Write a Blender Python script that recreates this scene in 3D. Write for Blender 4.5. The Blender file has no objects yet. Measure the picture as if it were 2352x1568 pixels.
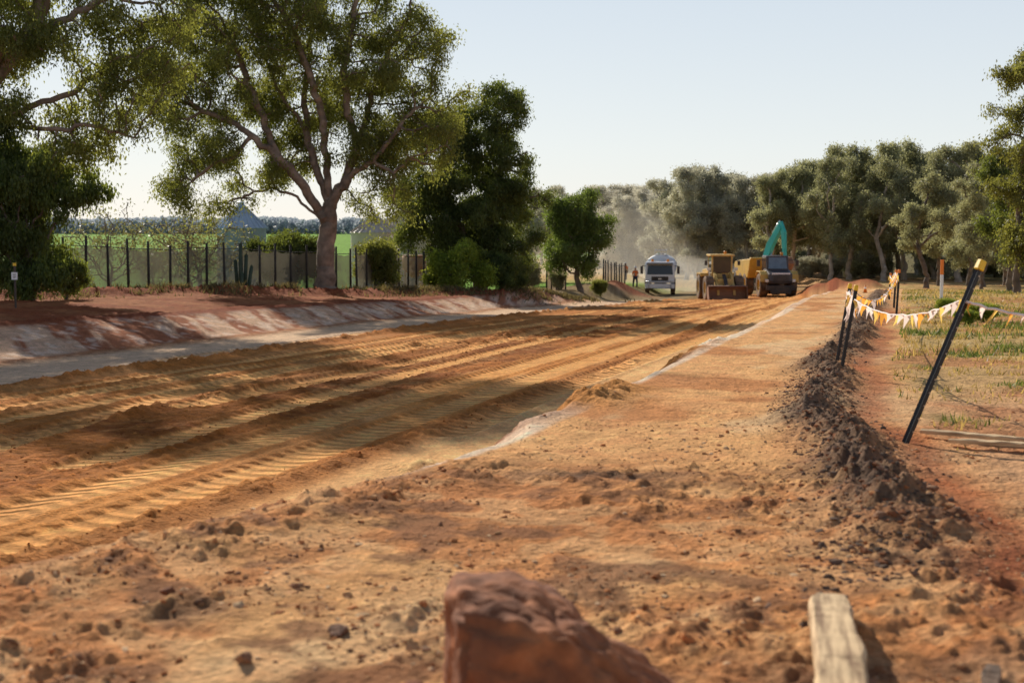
import bpy, math, numpy as np
from mathutils import Vector, Matrix
rs=np.random.RandomState
C=bpy.context.scene.collection
# ------------------------------------------------------------ helpers
def link(o,parent=None):
    C.objects.link(o)
    if parent is not None: o.parent=parent
    return o
def empty(name,loc,label,cat,rot=0,group=None):
    o=bpy.data.objects.new(name,None); o.empty_display_size=.3
    o.location=loc; o.rotation_euler=(0,0,rot); link(o)
    o["label"]=label; o["category"]=cat
    if group:o["group"]=group
    return o
def npmesh(name,V,F,smooth=False):
    V=np.asarray(V,dtype=np.float32).reshape(-1,3); F=np.asarray(F,dtype=np.int32)
    k=F.shape[1]; me=bpy.data.meshes.new(name)
    me.vertices.add(len(V)); me.vertices.foreach_set("co",V.ravel())
    me.loops.add(F.size); me.loops.foreach_set("vertex_index",F.ravel())
    me.polygons.add(len(F)); me.polygons.foreach_set("loop_start",np.arange(0,F.size,k,dtype=np.int32))
    me.update(calc_edges=True)
    me.polygons.foreach_set("use_smooth",np.full(len(F),smooth,dtype=bool))
    return me
def addcol(me,name,cols):
    a=me.attributes.new(name,'FLOAT_COLOR','POINT')
    c=np.ones((len(cols),4),dtype=np.float32); c[:,:3]=cols; a.data.foreach_set("color",c.ravel())
def addf(me,name,v):
    a=me.attributes.new(name,'FLOAT','POINT'); a.data.foreach_set("value",np.asarray(v,dtype=np.float32).ravel())
def ss(a,b,x):
    t=np.clip((x-a)/(b-a),0,1); return t*t*(3-2*t)
def hsh(ix,iy,seed):
    h=(ix.astype(np.int64)*374761393+iy.astype(np.int64)*668265263+seed*982451653)&0xFFFFFFFF
    h=((h^(h>>13))*1274126177)&0xFFFFFFFF
    h=h^(h>>16)
    return (h&0xFFFF)/65535.0
def vn(x,y,seed=0):
    x0=np.floor(x);y0=np.floor(y);fx=x-x0;fy=y-y0
    fx=fx*fx*(3-2*fx);fy=fy*fy*(3-2*fy)
    a=hsh(x0,y0,seed);b=hsh(x0+1,y0,seed);c=hsh(x0,y0+1,seed);d=hsh(x0+1,y0+1,seed)
    return (a*(1-fx)+b*fx)*(1-fy)+(c*(1-fx)+d*fx)*fy
def fbm(x,y,seed=0,oc=3):
    s=0;a=.5;t=0
    for i in range(oc):
        s=s+a*vn(x*.8+y*.6+i*17.3,y*.8-x*.6-i*9.1,seed+i);t+=a;a*=.5;x=x*2.03;y=y*2.03
    return s/t
# ------------------------------------------------------------ node materials
def nmat(name):
    m=bpy.data.materials.new(name); m.use_nodes=True
    nt=m.node_tree; b=nt.nodes["Principled BSDF"]; return m,nt,b
def N(nt,t,**k):
    n=nt.nodes.new(t)
    for a,v in k.items(): setattr(n,a,v)
    return n
def mat(name,col,rough=.6,metal=0,var=.25,scale=3,dust=.0,dustcol=(.42,.25,.13),bump=.0,emit=None):
    m,nt,b=nmat(name)
    tc=N(nt,'ShaderNodeTexCoord'); no=N(nt,'ShaderNodeTexNoise'); no.inputs['Scale'].default_value=scale; no.inputs['Detail'].default_value=6
    nt.links.new(tc.outputs['Object'],no.inputs['Vector'])
    r=N(nt,'ShaderNodeMapRange'); r.inputs[1].default_value=.3;r.inputs[2].default_value=.7;r.inputs[3].default_value=1-var;r.inputs[4].default_value=1+var
    nt.links.new(no.outputs['Fac'],r.inputs[0])
    mx=N(nt,'ShaderNodeMix',data_type='RGBA',blend_type='MULTIPLY'); mx.inputs[0].default_value=1
    mx.inputs[6].default_value=(*col,1); nt.links.new(r.outputs[0],mx.inputs[7])
    out=mx.outputs[2]
    if dust>0:
        n2=N(nt,'ShaderNodeTexNoise'); n2.inputs['Scale'].default_value=scale*.6; n2.inputs['Detail'].default_value=8
        nt.links.new(tc.outputs['Object'],n2.inputs['Vector'])
        r2=N(nt,'ShaderNodeMapRange'); r2.inputs[1].default_value=.35;r2.inputs[2].default_value=.65;r2.inputs[3].default_value=dust*.4;r2.inputs[4].default_value=min(1,dust*1.5)
        nt.links.new(n2.outputs['Fac'],r2.inputs[0])
        m2=N(nt,'ShaderNodeMix',data_type='RGBA'); nt.links.new(r2.outputs[0],m2.inputs[0]); nt.links.new(out,m2.inputs[6]); m2.inputs[7].default_value=(*dustcol,1)
        out=m2.outputs[2]
    nt.links.new(out,b.inputs['Base Color'])
    b.inputs['Roughness'].default_value=rough; b.inputs['Metallic'].default_value=metal
    if bump>0:
        bp=N(nt,'ShaderNodeBump'); bp.inputs['Strength'].default_value=bump; bp.inputs['Distance'].default_value=.02
        nt.links.new(no.outputs['Fac'],bp.inputs['Height']); nt.links.new(bp.outputs[0],b.inputs['Normal'])
    return m
def leafmat(name,col,trans,haze=0,hz=(.30,.31,.27)):  # haze blends the aerial haze tone hz into the leaf colours
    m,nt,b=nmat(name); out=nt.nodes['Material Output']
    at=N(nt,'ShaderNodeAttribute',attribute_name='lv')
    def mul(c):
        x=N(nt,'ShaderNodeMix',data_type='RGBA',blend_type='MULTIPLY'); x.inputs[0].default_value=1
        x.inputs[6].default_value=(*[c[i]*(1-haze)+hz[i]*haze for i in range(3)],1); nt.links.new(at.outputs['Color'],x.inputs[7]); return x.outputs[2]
    nt.links.new(mul(col),b.inputs['Base Color']); b.inputs['Roughness'].default_value=.5; b.inputs['Specular IOR Level'].default_value=.3
    t=N(nt,'ShaderNodeBsdfTranslucent'); nt.links.new(mul(trans),t.inputs['Color'])
    mx=N(nt,'ShaderNodeMixShader'); mx.inputs[0].default_value=.45
    nt.links.new(b.outputs[0],mx.inputs[1]); nt.links.new(t.outputs[0],mx.inputs[2]); nt.links.new(mx.outputs[0],out.inputs['Surface'])
    return m
# ------------------------------------------------------------ terrain definition
_gy=np.array([-60,0,12,30,51,78,110,130,200,400,9000.]);_gz=np.array([.1,0,-.1,-.5,-1.0,-2.0,-3.35,-3.8,-4.9,-6.4,-6.4])
def G(y):
    return (np.interp(y,_gy,_gz)+np.interp(y*1.08-1,_gy,_gz)+np.interp(y*.93+1,_gy,_gz)+np.interp(y*1.03,_gy,_gz))/4
_ry=np.array([-20,0,4,6.5,9.5,11.8,16.5,26,53,130,170,220,300,420,9000.]);_rx=np.array([-16,-8,-4.4,-2.4,-.55,.3,1.55,4.2,11.4,30.5,32.5,29,20,5,5])
def XR(y): return (np.interp(y,_ry,_rx)+np.interp(y+1.2,_ry,_rx)+np.interp(y-1.2,_ry,_rx))/3
W=16.
_by=np.array([2,4,5.2,6.5,7.6,10,13.4,18,23.8,51,62,90.]);_bx=np.array([-.6,.3,.9,1.7,2.1,2.45,2.9,4.0,5.7,13.2,16.2,24])
def BX(y): return np.interp(y,_by,_bx)
tracks=[ # wheel tracks: (distance along road, offset across road)
 [(2,11.7),(12,11.9),(30,11.6),(60,12.3),(120,11.5)],
 [(2,12.75),(12,12.95),(30,12.6),(60,13.2),(120,12.2)],
 [(2,4.9),(20,5.0),(45,5.7),(80,6.8),(120,7)],
 [(2,7.2),(20,7.0),(45,7.6),(80,8.4),(120,9)],
 [(6,10.2),(12,9.6),(18,8.4),(24,7.4),(29,7.2),(34,8.0),(37,9.6),(38,11)],
 [(22,5.9),(27,6.1),(32,6.6),(36,7.6),(39,9.2),(41,11)],
 [(14,10.8),(22,10.2),(32,9.8),(60,10.6),(90,10.2)],
 [(40,13.8),(60,13.9),(85,12.5),(95,9.5)],
 [(12,6.0),(24,6.1),(40,6.7),(70,9.8),(100,11)],
 [(30,3.0),(50,3.4),(80,4.5),(110,6)],
 [(16,13.8),(24,13.6),(40,14.2),(60,14.4)],
 [(20,8.9),(30,9.2),(44,8.6),(60,7.6),(90,8.0)],
]
def polyD(px,py,pts):
    d=np.full(px.shape,1e9)
    for (a,b) in zip(pts[:-1],pts[1:]):
        ax,ay=a[1],a[0];bx,by=b[1],b[0]; dx,dy=bx-ax,by-ay
        t=np.clip(((px-ax)*dx+(py-ay)*dy)/(dx*dx+dy*dy),0,1)
        d=np.minimum(d,np.hypot(px-ax-t*dx,py-ay-t*dy))
    return d
def smoothpoly(p):
    p=np.array(p,float); t=np.linspace(0,1,len(p)); T=np.linspace(0,1,max(len(p)*2,8))
    q=np.stack([np.interp(T,t,p[:,0]),np.interp(T,t,p[:,1])],1)
    for _ in range(2): q[1:-1]=(q[:-2]+q[2:]+2*q[1:-1])/4
    return [tuple(a) for a in q]
TP=[smoothpoly(p) for p in tracks]
def lerp3(c,col,m): 
    return c*(1-m[:,None])+np.array(col)[None,:]*m[:,None]
MOUNDS=((22.9,104.5,1.15,1.5,2.6),(25.0,101,.75,1.4,2.5),(9.0,112,.6,2.0,3),(7.0,108,.4,2.5,2),(27,160,1.2,5,6),(12,150,.4,3,5))
def terrain(x,y,full=False):
    xr=XR(y); o=x-(xr-W); farf=1-ss(140,220,y)*.85
    g=G(y)+(fbm(x*.12,y*.12,3,2)-.5)*.22*ss(8,60,y)
    wob=(fbm(y*.5,x*0+1.3,5,2)-.5)*.5; ow=o+wob*.5
    dep=(.85+(.56-.85)*np.clip(o/W,0,1))*farf
    BW=2.1+1.1*(1-ss(26,55,y))
    gx_=(fbm(y*1.6,o*.3,43,3)-.5)
    lb=np.clip((ow+BW+gx_*.45)/BW,0,1); lb=lb*.8+.2*ss(0,1,lb)
    rq=np.clip((ow+(fbm(y*.9,x*0,8,3)-.5)*.3-15.0)/.9,0,1); rb=1-(rq*.9+.1*ss(0,1,rq))
    z=g-dep*lb*rb-.26*ss(-10,-3,o)*(1-lb)*(1-ss(0,1,o))*(1-ss(80,110,y))
    fine=fbm(x*8,y*8,11,3)-.5; med=fbm(x*2,y*2,13,3)-.5; clod=np.maximum(fbm(x*15,y*15,17,2)-.5,0); lump=np.maximum(fbm(x*6,y*6,18,3)-.5,0)
    inb=ss(0,.4,o)*(1-ss(14.8,15.1,o))
    lug=np.zeros_like(x); trk=np.zeros_like(x)
    bedm=inb*(1-ss(95,125,y))
    for i,p in enumerate(TP):
        d=polyD(o,y,p)+ (med*.04)
        prof=-.025*(1-ss(.27,.33,d))+.026*np.exp(-((d-.40)/.06)**2)*(1+1.2*fine)
        z+=prof*bedm; t=(1-ss(.24,.34,d))*bedm; trk=np.maximum(trk,t)
        lug=np.maximum(lug,(1-ss(.30,.36,d))*bedm)
    # windrows
    wn=.35+fbm(o*0+3,y*1.3,21,3)*1.1
    for (c,a,w) in ((4.1,.12,.2),(8.35,.055,.18),(13.5,.06,.18),(6.4,.025,.15),(10.9,.02,.15)):
        cc=c+(fbm(y*.12,y*0+c,23,2)-.5)*.9
        z+=a*np.exp(-((o-cc)/w)**2)*wn*bedm*(1+1.6*fine)
    rip=ss(8.3,8.8,o)*(1-ss(11.1,11.6,o))*bedm*(1-trk)
    rip=np.maximum(rip,ss(4.2,4.6,o)*(1-ss(11.1,11.6,o))*.6*bedm*(1-trk))
    z+=rip*(fine*.022+clod*.05)+rip*.008*np.sin(o*14+med*5)
    z+=inb*(1-rip)*(fine*.006+med*.01)
    lug=np.maximum(lug,rip*.4)
    # lip + shoulder roughness
    r=o-W
    near=1-ss(8,11.5,y)
    rough=ss(-.5,.0,r)*near
    pat=ss(.46,.62,fbm(x*1.3,y*1.3,19,2))
    z+=rough*(fine*.028+clod*.07*(.3+pat)+lump*.11*pat+med*.05)+.05*np.exp(-((r-.35)/.35)**2)*near*(1+1.5*fine)
    sh=ss(0,.2,r)*(1-near)
    z+=sh*(fine*.012+clod*.03*pat+lump*.03*pat+med*.025)
    for (lx,ly,a,w) in ((.75,14.2,.13,.3),(.1,12.6,.06,.3),(1.05,15.2,.08,.3),(2.6,22.5,.12,.4),(-.9,13.4,.05,.3),(3.1,24.5,.11,.5)):
        z+=a*np.exp(-(((x-lx)/w)**2+((y-ly)/(w*1.8))**2))*(1+2*fine)
    bx=BX(y); bd=x-bx+(fbm(y*.8,y*0,31,2)-.5)*.5
    bam=(.01+.13*ss(6.5,8.5,y))*(1-ss(58,64,y))*(.55+.9*fbm(y*.7,y*0+9,33,3))*ss(3,4.5,y)
    bw=.26+.1*(1-ss(6,9,y))
    bm=np.exp(-(bd/bw)**2)
    z+=bam*bm+bm*(fine*.05+clod*.12+lump*.24)*(1-ss(58,64,y))*ss(6,8,y)
    rg=ss(.5,1.0,bd)*ss(0,1,r)
    z+=rg*(fine*.012+med*.04)
    # left bench
    lf=(1-ss(-BW-.3,-BW,o))
    fl=-6.5-(76-y)*.36   # fence offset line
    rm=np.exp(-((o-fl-2.2)/.9)**2)*ss(30,45,y)*(1-ss(84,95,y))
    z+=lf*(fine*.05+med*.12)+rm*(.3+fine*.25)
    z+=.06*np.exp(-((o+BW+.45)/.35)**2)*(1+1.2*fine)*(1-ss(100,120,y))
    gul=np.clip((o+BW)/BW,0,1)*np.clip(-o/BW,0,1)*4
    z+=gul*(fine*.03+med*.035)*(1-ss(100,125,y))
    z+=.05*np.exp(-((o-.15)/.3)**2)*(1+2*fine)*(1-ss(90,110,y))
    # far mounds
    fm=ss(92,112,y)*(1-ss(190,240,y))*ss(-3,1,o)*(1-ss(17,22,o))
    lane=np.exp(-((o-8)/6.)**4)
    z+=fm*(fbm(x*.35,y*.35,51,3)-.45)*.5*(1-.85*lane)
    for (lx,ly,a,wx,wy) in MOUNDS:
        z+=a*np.exp(-(((x-lx)/wx)**2+((y-ly)/wy)**2)**1.3)*(1+.25*med)
    if not full: return z
    # ---------------- colours
    n1=fbm(x*.6,y*.6,61,4);n2=fbm(x*3,y*3,63,3);st=fbm(o*3.,y*.35,65,3)
    c=np.tile(np.array([.38,.145,.06]),(len(x),1))
    red=ss(.4,.65,n1); c=lerp3(c,(.29,.08,.033),red*.8)
    # bed
    bed=ss(-.2,.3,o)*(1-ss(14.9,15.3,o))
    cb=np.tile(np.array([.80,.33,.085]),(len(x),1))
    cb=lerp3(cb,(.92,.49,.19),ss(.4,.7,st)*.6)
    pale=(1-ss(3.6,4.2,o+wob)); cb=lerp3(cb,(.78,.54,.35),pale*.9)
    pr=ss(13.4,13.9,o); cb=lerp3(cb,(.92,.52,.22),pr*.85)
    cb=lerp3(cb,(.30,.09,.016),rip*(.6+.4*ss(.3,.6,n2)))
    cb=lerp3(cb,(.52,.175,.032),(1-pale)*(1-pr)*ss(.42,.6,n1)*.6)
    cb=lerp3(cb,(.92,.44,.14),trk*(.55+.4*ss(.4,.6,n1)))
    cb=lerp3(cb,(.50,.175,.055),ss(95,120,y)*.6*ss(.4,.6,n1))
    wr=sum(np.exp(-((o-cc)/.28)**2) for cc in (4.1,8.35,13.5)); cb=lerp3(cb,(.42,.14,.03),np.clip(wr,0,1)*.75)
    c=c*(1-bed[:,None])+cb*bed[:,None]
    # batter
    ba=np.clip(ss(-BW-.1,-BW+.2,ow+gx_*.5)*(1-ss(-.3,.2,o)),0,1)*(1-ss(112,128,y))
    gn=fbm((y+o*1.2)*1.3,o*.35,47,4)
    cba=np.tile(np.array([.74,.46,.29]),(len(x),1)); cba=lerp3(cba,(.38,.115,.047),ss(.48,.60,gn)*.9); cba=lerp3(cba,(.86,.67,.52),ss(.52,.66,n2)*.5)
    c=c*(1-ba[:,None])+cba*ba[:,None]
    c=lerp3(c,(.27,.07,.03),np.clip(np.exp(-((o+BW+.3)/.5)**2)+rm,0,1)*.85)
    c=lerp3(c,(.40,.145,.05),np.exp(-((o-.15)/.35)**2)*.75*(1-ss(100,120,y)))
    # shoulder
    s2=ss(-.3,.1,r)
    cs=np.tile(np.array([.86,.45,.18]),(len(x),1))
    stx=fbm(o*1.2,y*.5,71,3)
    cs=lerp3(cs,(.56,.21,.07),ss(.46,.64,n1)*.75); cs=lerp3(cs,(.92,.61,.32),ss(.5,.7,stx)*.7); cs=lerp3(cs,(.60,.27,.11),ss(.54,.66,n2)*.5)
    cs=lerp3(cs,(.60,.235,.08),near*.8*ss(.25,.55,n2*.5+.5*n1)); 
    dk=fbm(x*3.2,y*3.2,73,4); cs=lerp3(cs,(.24,.11,.055),near*ss(.53,.66,dk)*.75)
    cs=lerp3(cs,(.82,.46,.21),near*(1-ss(.34,.46,dk))*.6)
    for (lx,ly,wx,wy,a) in ((.55,9.4,.6,.22,.8),(1.2,4.9,.45,.4,.85),(-.2,4.5,.4,.3,.6)):
        cs=lerp3(cs,(.12,.075,.052),a*np.exp(-(((x-lx)/wx)**2+((y-ly)/wy)**2))*ss(.35,.5,n2))
    c=c*(1-s2[:,None])+cs*s2[:,None]
    # pale cut edge on the right
    lob_=sum(np.exp(-(((x-a_)/.45)**2+((y-b_)/.8)**2)) for a_,b_ in ((.75,14.2),(1.05,15.2),(2.6,22.5)))
    cut=ss(-.62,-.45,r+(fbm(y*1.1,y*0+4,78,3)-.5)*.4)*(1-ss(-.02,.08,r))*ss(8.8,10.0,y)*(1-ss(70,90,y))*(1-np.clip(lob_*1.5,0,1))
    c=lerp3(c,(.92,.68,.48),cut*(.5+.45*ss(.4,.55,fbm(y*.8,y*0,77,3))))
    c=lerp3(c,(.62,.27,.07),np.clip(lob_*1.4,0,1)*.8)
    # berm
    bmm=np.clip(np.exp(-((bd+.05)/(bw*1.3))**2),0,1)*(1-ss(58,64,y))*ss(6.0,8.5,y)
    c=lerp3(c,(.145,.095,.068),bmm*.95); c=lerp3(c,(.38,.10,.04),np.exp(-((bd-.5)/.22)**2)*.7*(1-ss(30,50,y))*ss(5,7,y))
    # right grassy ground
    cg=np.tile(np.array([.66,.36,.18]),(len(x),1)); gg=fbm(x*.8,y*.5,81,4)
    cg=lerp3(cg,(.54,.38,.14),ss(9,22,y+ (gg-.5)*16)*.8); cg=lerp3(cg,(.20,.19,.055),ss(.56,.68,gg)*.6); cg=lerp3(cg,(.48,.17,.07),ss(.52,.66,n1)*.6)
    rgm=ss(.6,1.1,bd)*s2
    c=c*(1-rgm[:,None])+cg*rgm[:,None]
    # left: behind the fence
    lg=(1-ss(fl-1,fl+.5,o))*ss(20,30,y); c=lerp3(c,(.22,.17,.07),lg*.8)
    fld=(1-ss(fl-16,fl-10,o))*ss(70,90,y); c=lerp3(c,(.17,.34,.028),fld)
    bare=ss(120,150,y)*(1-ss(280,340,y))*ss(-4,4,x)*(1-ss(40,52,x)); c=lerp3(c,(.70,.39,.18),bare*.8)
    mo=sum(np.exp(-(((x-m_[0])/m_[3])**2+((y-m_[1])/m_[4])**2)) for m_ in MOUNDS[:3]); c=lerp3(c,(.32,.08,.03),np.clip(mo*1.6,0,1)*.9)
    fo=ss(136,150,y)*ss(40,48,x); c=lerp3(c,(.16,.13,.05),fo)
    c=lerp3(c,(.2,.2,.1),ss(300,420,y)*(1-fld))
    c*= (0.84+.32*n2)[:,None]; c*=(1+fine*.7)[:,None]
    return z,c,lug,o,fld
# polar tessellation
th1=np.radians(np.concatenate([np.linspace(-64,-23,90,endpoint=False),np.linspace(-23,23,820,endpoint=False),np.linspace(23,64,90)]))
rr=np.concatenate([np.geomspace(1.2,5.5,70,endpoint=False),np.geomspace(5.5,70,700,endpoint=False),np.geomspace(70,7000,230)])
TH,RR=np.meshgrid(th1,rr); X=(np.sin(TH)*RR).ravel(); Y=(np.cos(TH)*RR-1.).ravel()
Z,COL,LUG,O,FLD=terrain(X,Y,True)
COL=np.clip(COL,0,.92)
nc=len(th1);nr=len(rr)
i0=(np.arange(nr-1)[:,None]*nc+np.arange(nc-1)[None,:]).ravel()
F=np.stack([i0,i0+1,i0+nc+1,i0+nc],1)
fo_=O[F].mean(1); fy=Y[F].mean(1); fd=FLD[F].mean(1)
isroad=(fo_>0.2)&(fo_<15.9)&(fy<330); isfield=(fd>.5)&~isroad
def earthmat(name):
    m,nt,b=nmat(name); L=nt.links.new
    at=N(nt,'ShaderNodeAttribute',attribute_name='col'); so=N(nt,'ShaderNodeAttribute',attribute_name='so'); lg=N(nt,'ShaderNodeAttribute',attribute_name='lug')
    tc=N(nt,'ShaderNodeTexCoord')
    n1=N(nt,'ShaderNodeTexNoise');n1.inputs['Scale'].default_value=24;n1.inputs['Detail'].default_value=7;n1.inputs['Roughness'].default_value=.7
    n2=N(nt,'ShaderNodeTexNoise');n2.inputs['Scale'].default_value=3.5;n2.inputs['Detail'].default_value=5
    vo=N(nt,'ShaderNodeTexVoronoi');vo.inputs['Scale'].default_value=26
    for n in (n1,n2,vo): L(tc.outputs['Object'],n.inputs['Vector'])
    r=N(nt,'ShaderNodeMapRange');r.inputs[1].default_value=.3;r.inputs[2].default_value=.7;r.inputs[3].default_value=.64;r.inputs[4].default_value=1.32;L(n1.outputs['Fac'],r.inputs[0])
    mx=N(nt,'ShaderNodeMix',data_type='RGBA',blend_type='MULTIPLY');mx.inputs[0].default_value=1;L(at.outputs['Color'],mx.inputs[6]);L(r.outputs[0],mx.inputs[7])
    sp=N(nt,'ShaderNodeSeparateXYZ');L(so.outputs['Vector'],sp.inputs[0])
    def M(op,a,b_=None):
        n=N(nt,'ShaderNodeMath',operation=op)
        for i,v in enumerate((a,b_)):
            if v is None: continue
            if isinstance(v,(int,float)): n.inputs[i].default_value=v
            else: L(v,n.inputs[i])
        return n.outputs[0]
    ch=M('ABSOLUTE',M('SINE',M('MULTIPLY',sp.outputs['Y'],4.0)))
    w=M('SINE',M('ADD',M('MULTIPLY',sp.outputs['X'],23.0),M('ADD',M('MULTIPLY',ch,5.0),M('MULTIPLY',n2.outputs['Fac'],4.0))))
    w=M('MULTIPLY',w,lg.outputs['Fac'])
    h=M('ADD',M('ADD',M('MULTIPLY',n1.outputs['Fac'],.9),M('MULTIPLY',n2.outputs['Fac'],.4)),M('MULTIPLY',w,.75))
    h=M('ADD',h,M('MULTIPLY',vo.outputs['Distance'],.5))
    bp=N(nt,'ShaderNodeBump');bp.inputs['Strength'].default_value=.85;bp.inputs['Distance'].default_value=.036;L(h,bp.inputs['Height']);L(bp.outputs[0],b.inputs['Normal'])
    m3=N(nt,'ShaderNodeMix',data_type='RGBA',blend_type='MULTIPLY');m3.inputs[0].default_value=1;L(mx.outputs[2],m3.inputs[6])
    L(M('ADD',M('MULTIPLY',w,.2),1.0),m3.inputs[7]);L(m3.outputs[2],b.inputs['Base Color'])
    b.inputs['Roughness'].default_value=.95;b.inputs['Specular IOR Level'].default_value=.08
    return m
EM=earthmat("earth")
def sub(name,mask,label):
    f=F[mask]; u,inv=np.unique(f,return_inverse=True); f=inv.reshape(-1,4)
    me=npmesh(name,np.stack([X[u],Y[u],Z[u]],1),f,True); addcol(me,'col',COL[u]); addf(me,'lug',LUG[u])
    a=me.attributes.new('so','FLOAT_VECTOR','POINT'); a.data.foreach_set('vector',np.stack([Y[u],O[u],Y[u]*0],1).astype(np.float32).ravel())
    me.materials.append(EM); o=bpy.data.objects.new(name,me); link(o); o["kind"]="structure";o["label"]=label;o["category"]=name.replace('_',' ')
sub("ground",~isroad&~isfield,"rough red and tan earth with dry grass verge")
sub("dirt_road",isroad,"orange graded dirt road bed with tyre tracks")
sub("field",isfield,"flat bright green crop field beyond the fence")
def H(x,y): return float(terrain(np.array([float(x)]),np.array([float(y)]))[0])
def Ha(x,y): return terrain(np.asarray(x,float),np.asarray(y,float))
# ------------------------------------------------------------ rocks
def rockmesh(seed,sub=4,planes=16,custom=None,am=.16):
    import bmesh
    r=rs(seed); bm=bmesh.new(); bmesh.ops.create_icosphere(bm,subdivisions=sub,radius=1)
    V=np.array([v.co[:] for v in bm.verts])
    if custom is None:
        n=r.normal(size=(planes,3)); n/=np.linalg.norm(n,axis=1)[:,None]; d=r.uniform(.62,1.,planes)
    else:
        n=np.array([c_[:3] for c_ in custom],float); n/=np.linalg.norm(n,axis=1)[:,None]; d=np.array([c_[3] for c_ in custom])
    q=V@n.T; q=np.where(q>.05,d/np.maximum(q,.05),9); q.sort(axis=1)
    R=q[:,0]; R=R-.12*np.exp(-(q[:,1]-q[:,0])/.06)*R   # worn edges
    R=np.minimum(R,1.35)
    R*=1+am*2*(fbm(V[:,0]*3+5,V[:,1]*3+V[:,2]*2.3,seed,4)-.5)+am*(fbm(V[:,0]*9,V[:,1]*9+V[:,2]*8,seed+3,3)-.5)
    V=V*R[:,None]; 
    for v,p in zip(bm.verts,V): v.co=p
    me=bpy.data.meshes.new("rock"); bm.to_mesh(me); bm.free(); return me
def rockmat(name,c1,c2):
    m=mat(name,c1,.9,0,.5,5,dust=.55,dustcol=c2,bump=1.0); return m
RM=rockmat("red_rock",(.48,.17,.06),(.20,.065,.028)); RM2=rockmat("tan_rock",(.5,.28,.16),(.4,.18,.08)); RM3=rockmat("dark_rock",(.2,.11,.065),(.28,.12,.06))
def rock(x,y,s,seed,m,label,sink=.25,rot=0,zo=None,custom=None,am=.16):
    big=max(s)>.2
    me=rockmesh(seed,6 if big else 3,22,custom,am); me.materials.append(m)
    for p in me.polygons:p.use_smooth=big
    o=bpy.data.objects.new("boulder" if big else "rock",me); o.location=(x,y,H(x,y)+s[2]*(1-sink) if zo is None else zo); o.scale=s; o.rotation_euler=(0,0,rot); link(o)
    o["label"]=label;o["category"]="boulder" if big else "rock"
rock(.13,4.4,(.44,.36,.42),9,RM,"large rusty red boulder lying in loose dirt",.84,0,None,[(.04,-.10,1,.92),(-1,-.12,-.02,.70),(.66,0,.74,.70),(1,0,-.1,1.15),(0,-1,.2,.85),(0,1,.2,.9),(0,0,-1,.9),(-.3,-.8,.5,.98),(.5,-.6,.5,.85)],.09)
for i,(x,y,s) in enumerate([(1.98,7.55,.05),(-.7,5.6,.06),(-1.0,5.2,.05),(-.35,4.9,.045),(1.25,4.9,.05),(2.3,6.2,.04),(2.6,8.7,.05),(-1.5,6.1,.04),(.70,4.7,.06)]):
    rock(x,y,(s,s*.8,s*.5),20+i,[RM2,RM3,RM2,RM][i%4],"small rough stone in loose dirt",.3,i)
# gravel: one mass
def gravel(name,parts,cols,label,seed=1):
    r=rs(seed); x=np.concatenate([p[0] for p in parts]);y=np.concatenate([p[1] for p in parts]);s=np.concatenate([p[2] for p in parts])
    z=Ha(x,y); n=len(x); t=(1+5**.5)/2
    ico=np.array([(-1,t,0),(1,t,0),(-1,-t,0),(1,-t,0),(0,-1,t),(0,1,t),(0,-1,-t),(0,1,-t),(t,0,-1),(t,0,1),(-t,0,-1),(-t,0,1)])/1.9
    fc=np.array([(0,11,5),(0,5,1),(0,1,7),(0,7,10),(0,10,11),(1,5,9),(5,11,4),(11,10,2),(10,7,6),(7,1,8),(3,9,4),(3,4,2),(3,2,6),(3,6,8),(3,8,9),(4,9,5),(2,4,11),(6,2,10),(8,6,7),(9,8,1)])
    V=ico[None]*(1+r.uniform(-.4,.4,(n,12,1)))*s[:,None,None]*r.uniform(.5,1.4,(n,1,3)); V[:,:,2]*=.6
    a=r.uniform(0,6.28,n);ca,sa=np.cos(a)[:,None],np.sin(a)[:,None]; vx=V[:,:,0]*ca-V[:,:,1]*sa; vy=V[:,:,0]*sa+V[:,:,1]*ca
    V=np.stack([vx+x[:,None],vy+y[:,None],V[:,:,2]+(z+s*.0)[:,None]],2)
    Fx=(fc[None]+np.arange(n)[:,None,None]*12).reshape(-1,3)
    me=npmesh(name,V.reshape(-1,3),Fx); ci=r.randint(0,len(cols),n); cc=np.array(cols)[ci]*r.uniform(.7,1.25,(n,1)); addcol(me,'lv',np.repeat(cc,12,0))
    m,nt,b=nmat(name); at=N(nt,'ShaderNodeAttribute',attribute_name='lv'); nt.links.new(at.outputs['Color'],b.inputs['Base Color']); b.inputs['Roughness'].default_value=.95; b.inputs['Specular IOR Level'].default_value=.1; me.materials.append(m)
    o=bpy.data.objects.new(name,me); link(o); o["kind"]="stuff"; o["label"]=label;o["category"]=name.replace('_',' ')
r=rs(5); yy=5.2+r.gamma(1.7,7,13000); yy=yy[(yy<60)&(r.rand(13000)<ss(5,8,yy))]
gravel("soil_clods",[(BX(yy)+r.normal(-.03,.2,len(yy)),yy,np.clip(r.lognormal(math.log(.008),.55,len(yy)),.003,.028))],[(.18,.115,.08),(.23,.14,.095),(.13,.09,.066),(.30,.12,.055)],"dark crumbly clods along the soil berm",2)
r=rs(6); yy=3.6+r.gamma(1.5,2.6,30000); xx=XR(yy)+r.uniform(-.3,6.5,len(yy)); k=(xx<4.5+yy*.3)&(yy<40)&(fbm(xx*1.7,yy*1.7,74,3)+r.normal(0,.07,len(yy))>.51); xx,yy=xx[k],yy[k]
gravel("dirt_clods",[(xx,yy,np.clip(r.lognormal(math.log(.0055),.62,len(xx)),.002,.024))],[(.5,.2,.075),(.6,.31,.14),(.28,.14,.075),(.42,.16,.06),(.7,.46,.26)],"scattered brown dirt clods and crumbs",3)
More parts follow.
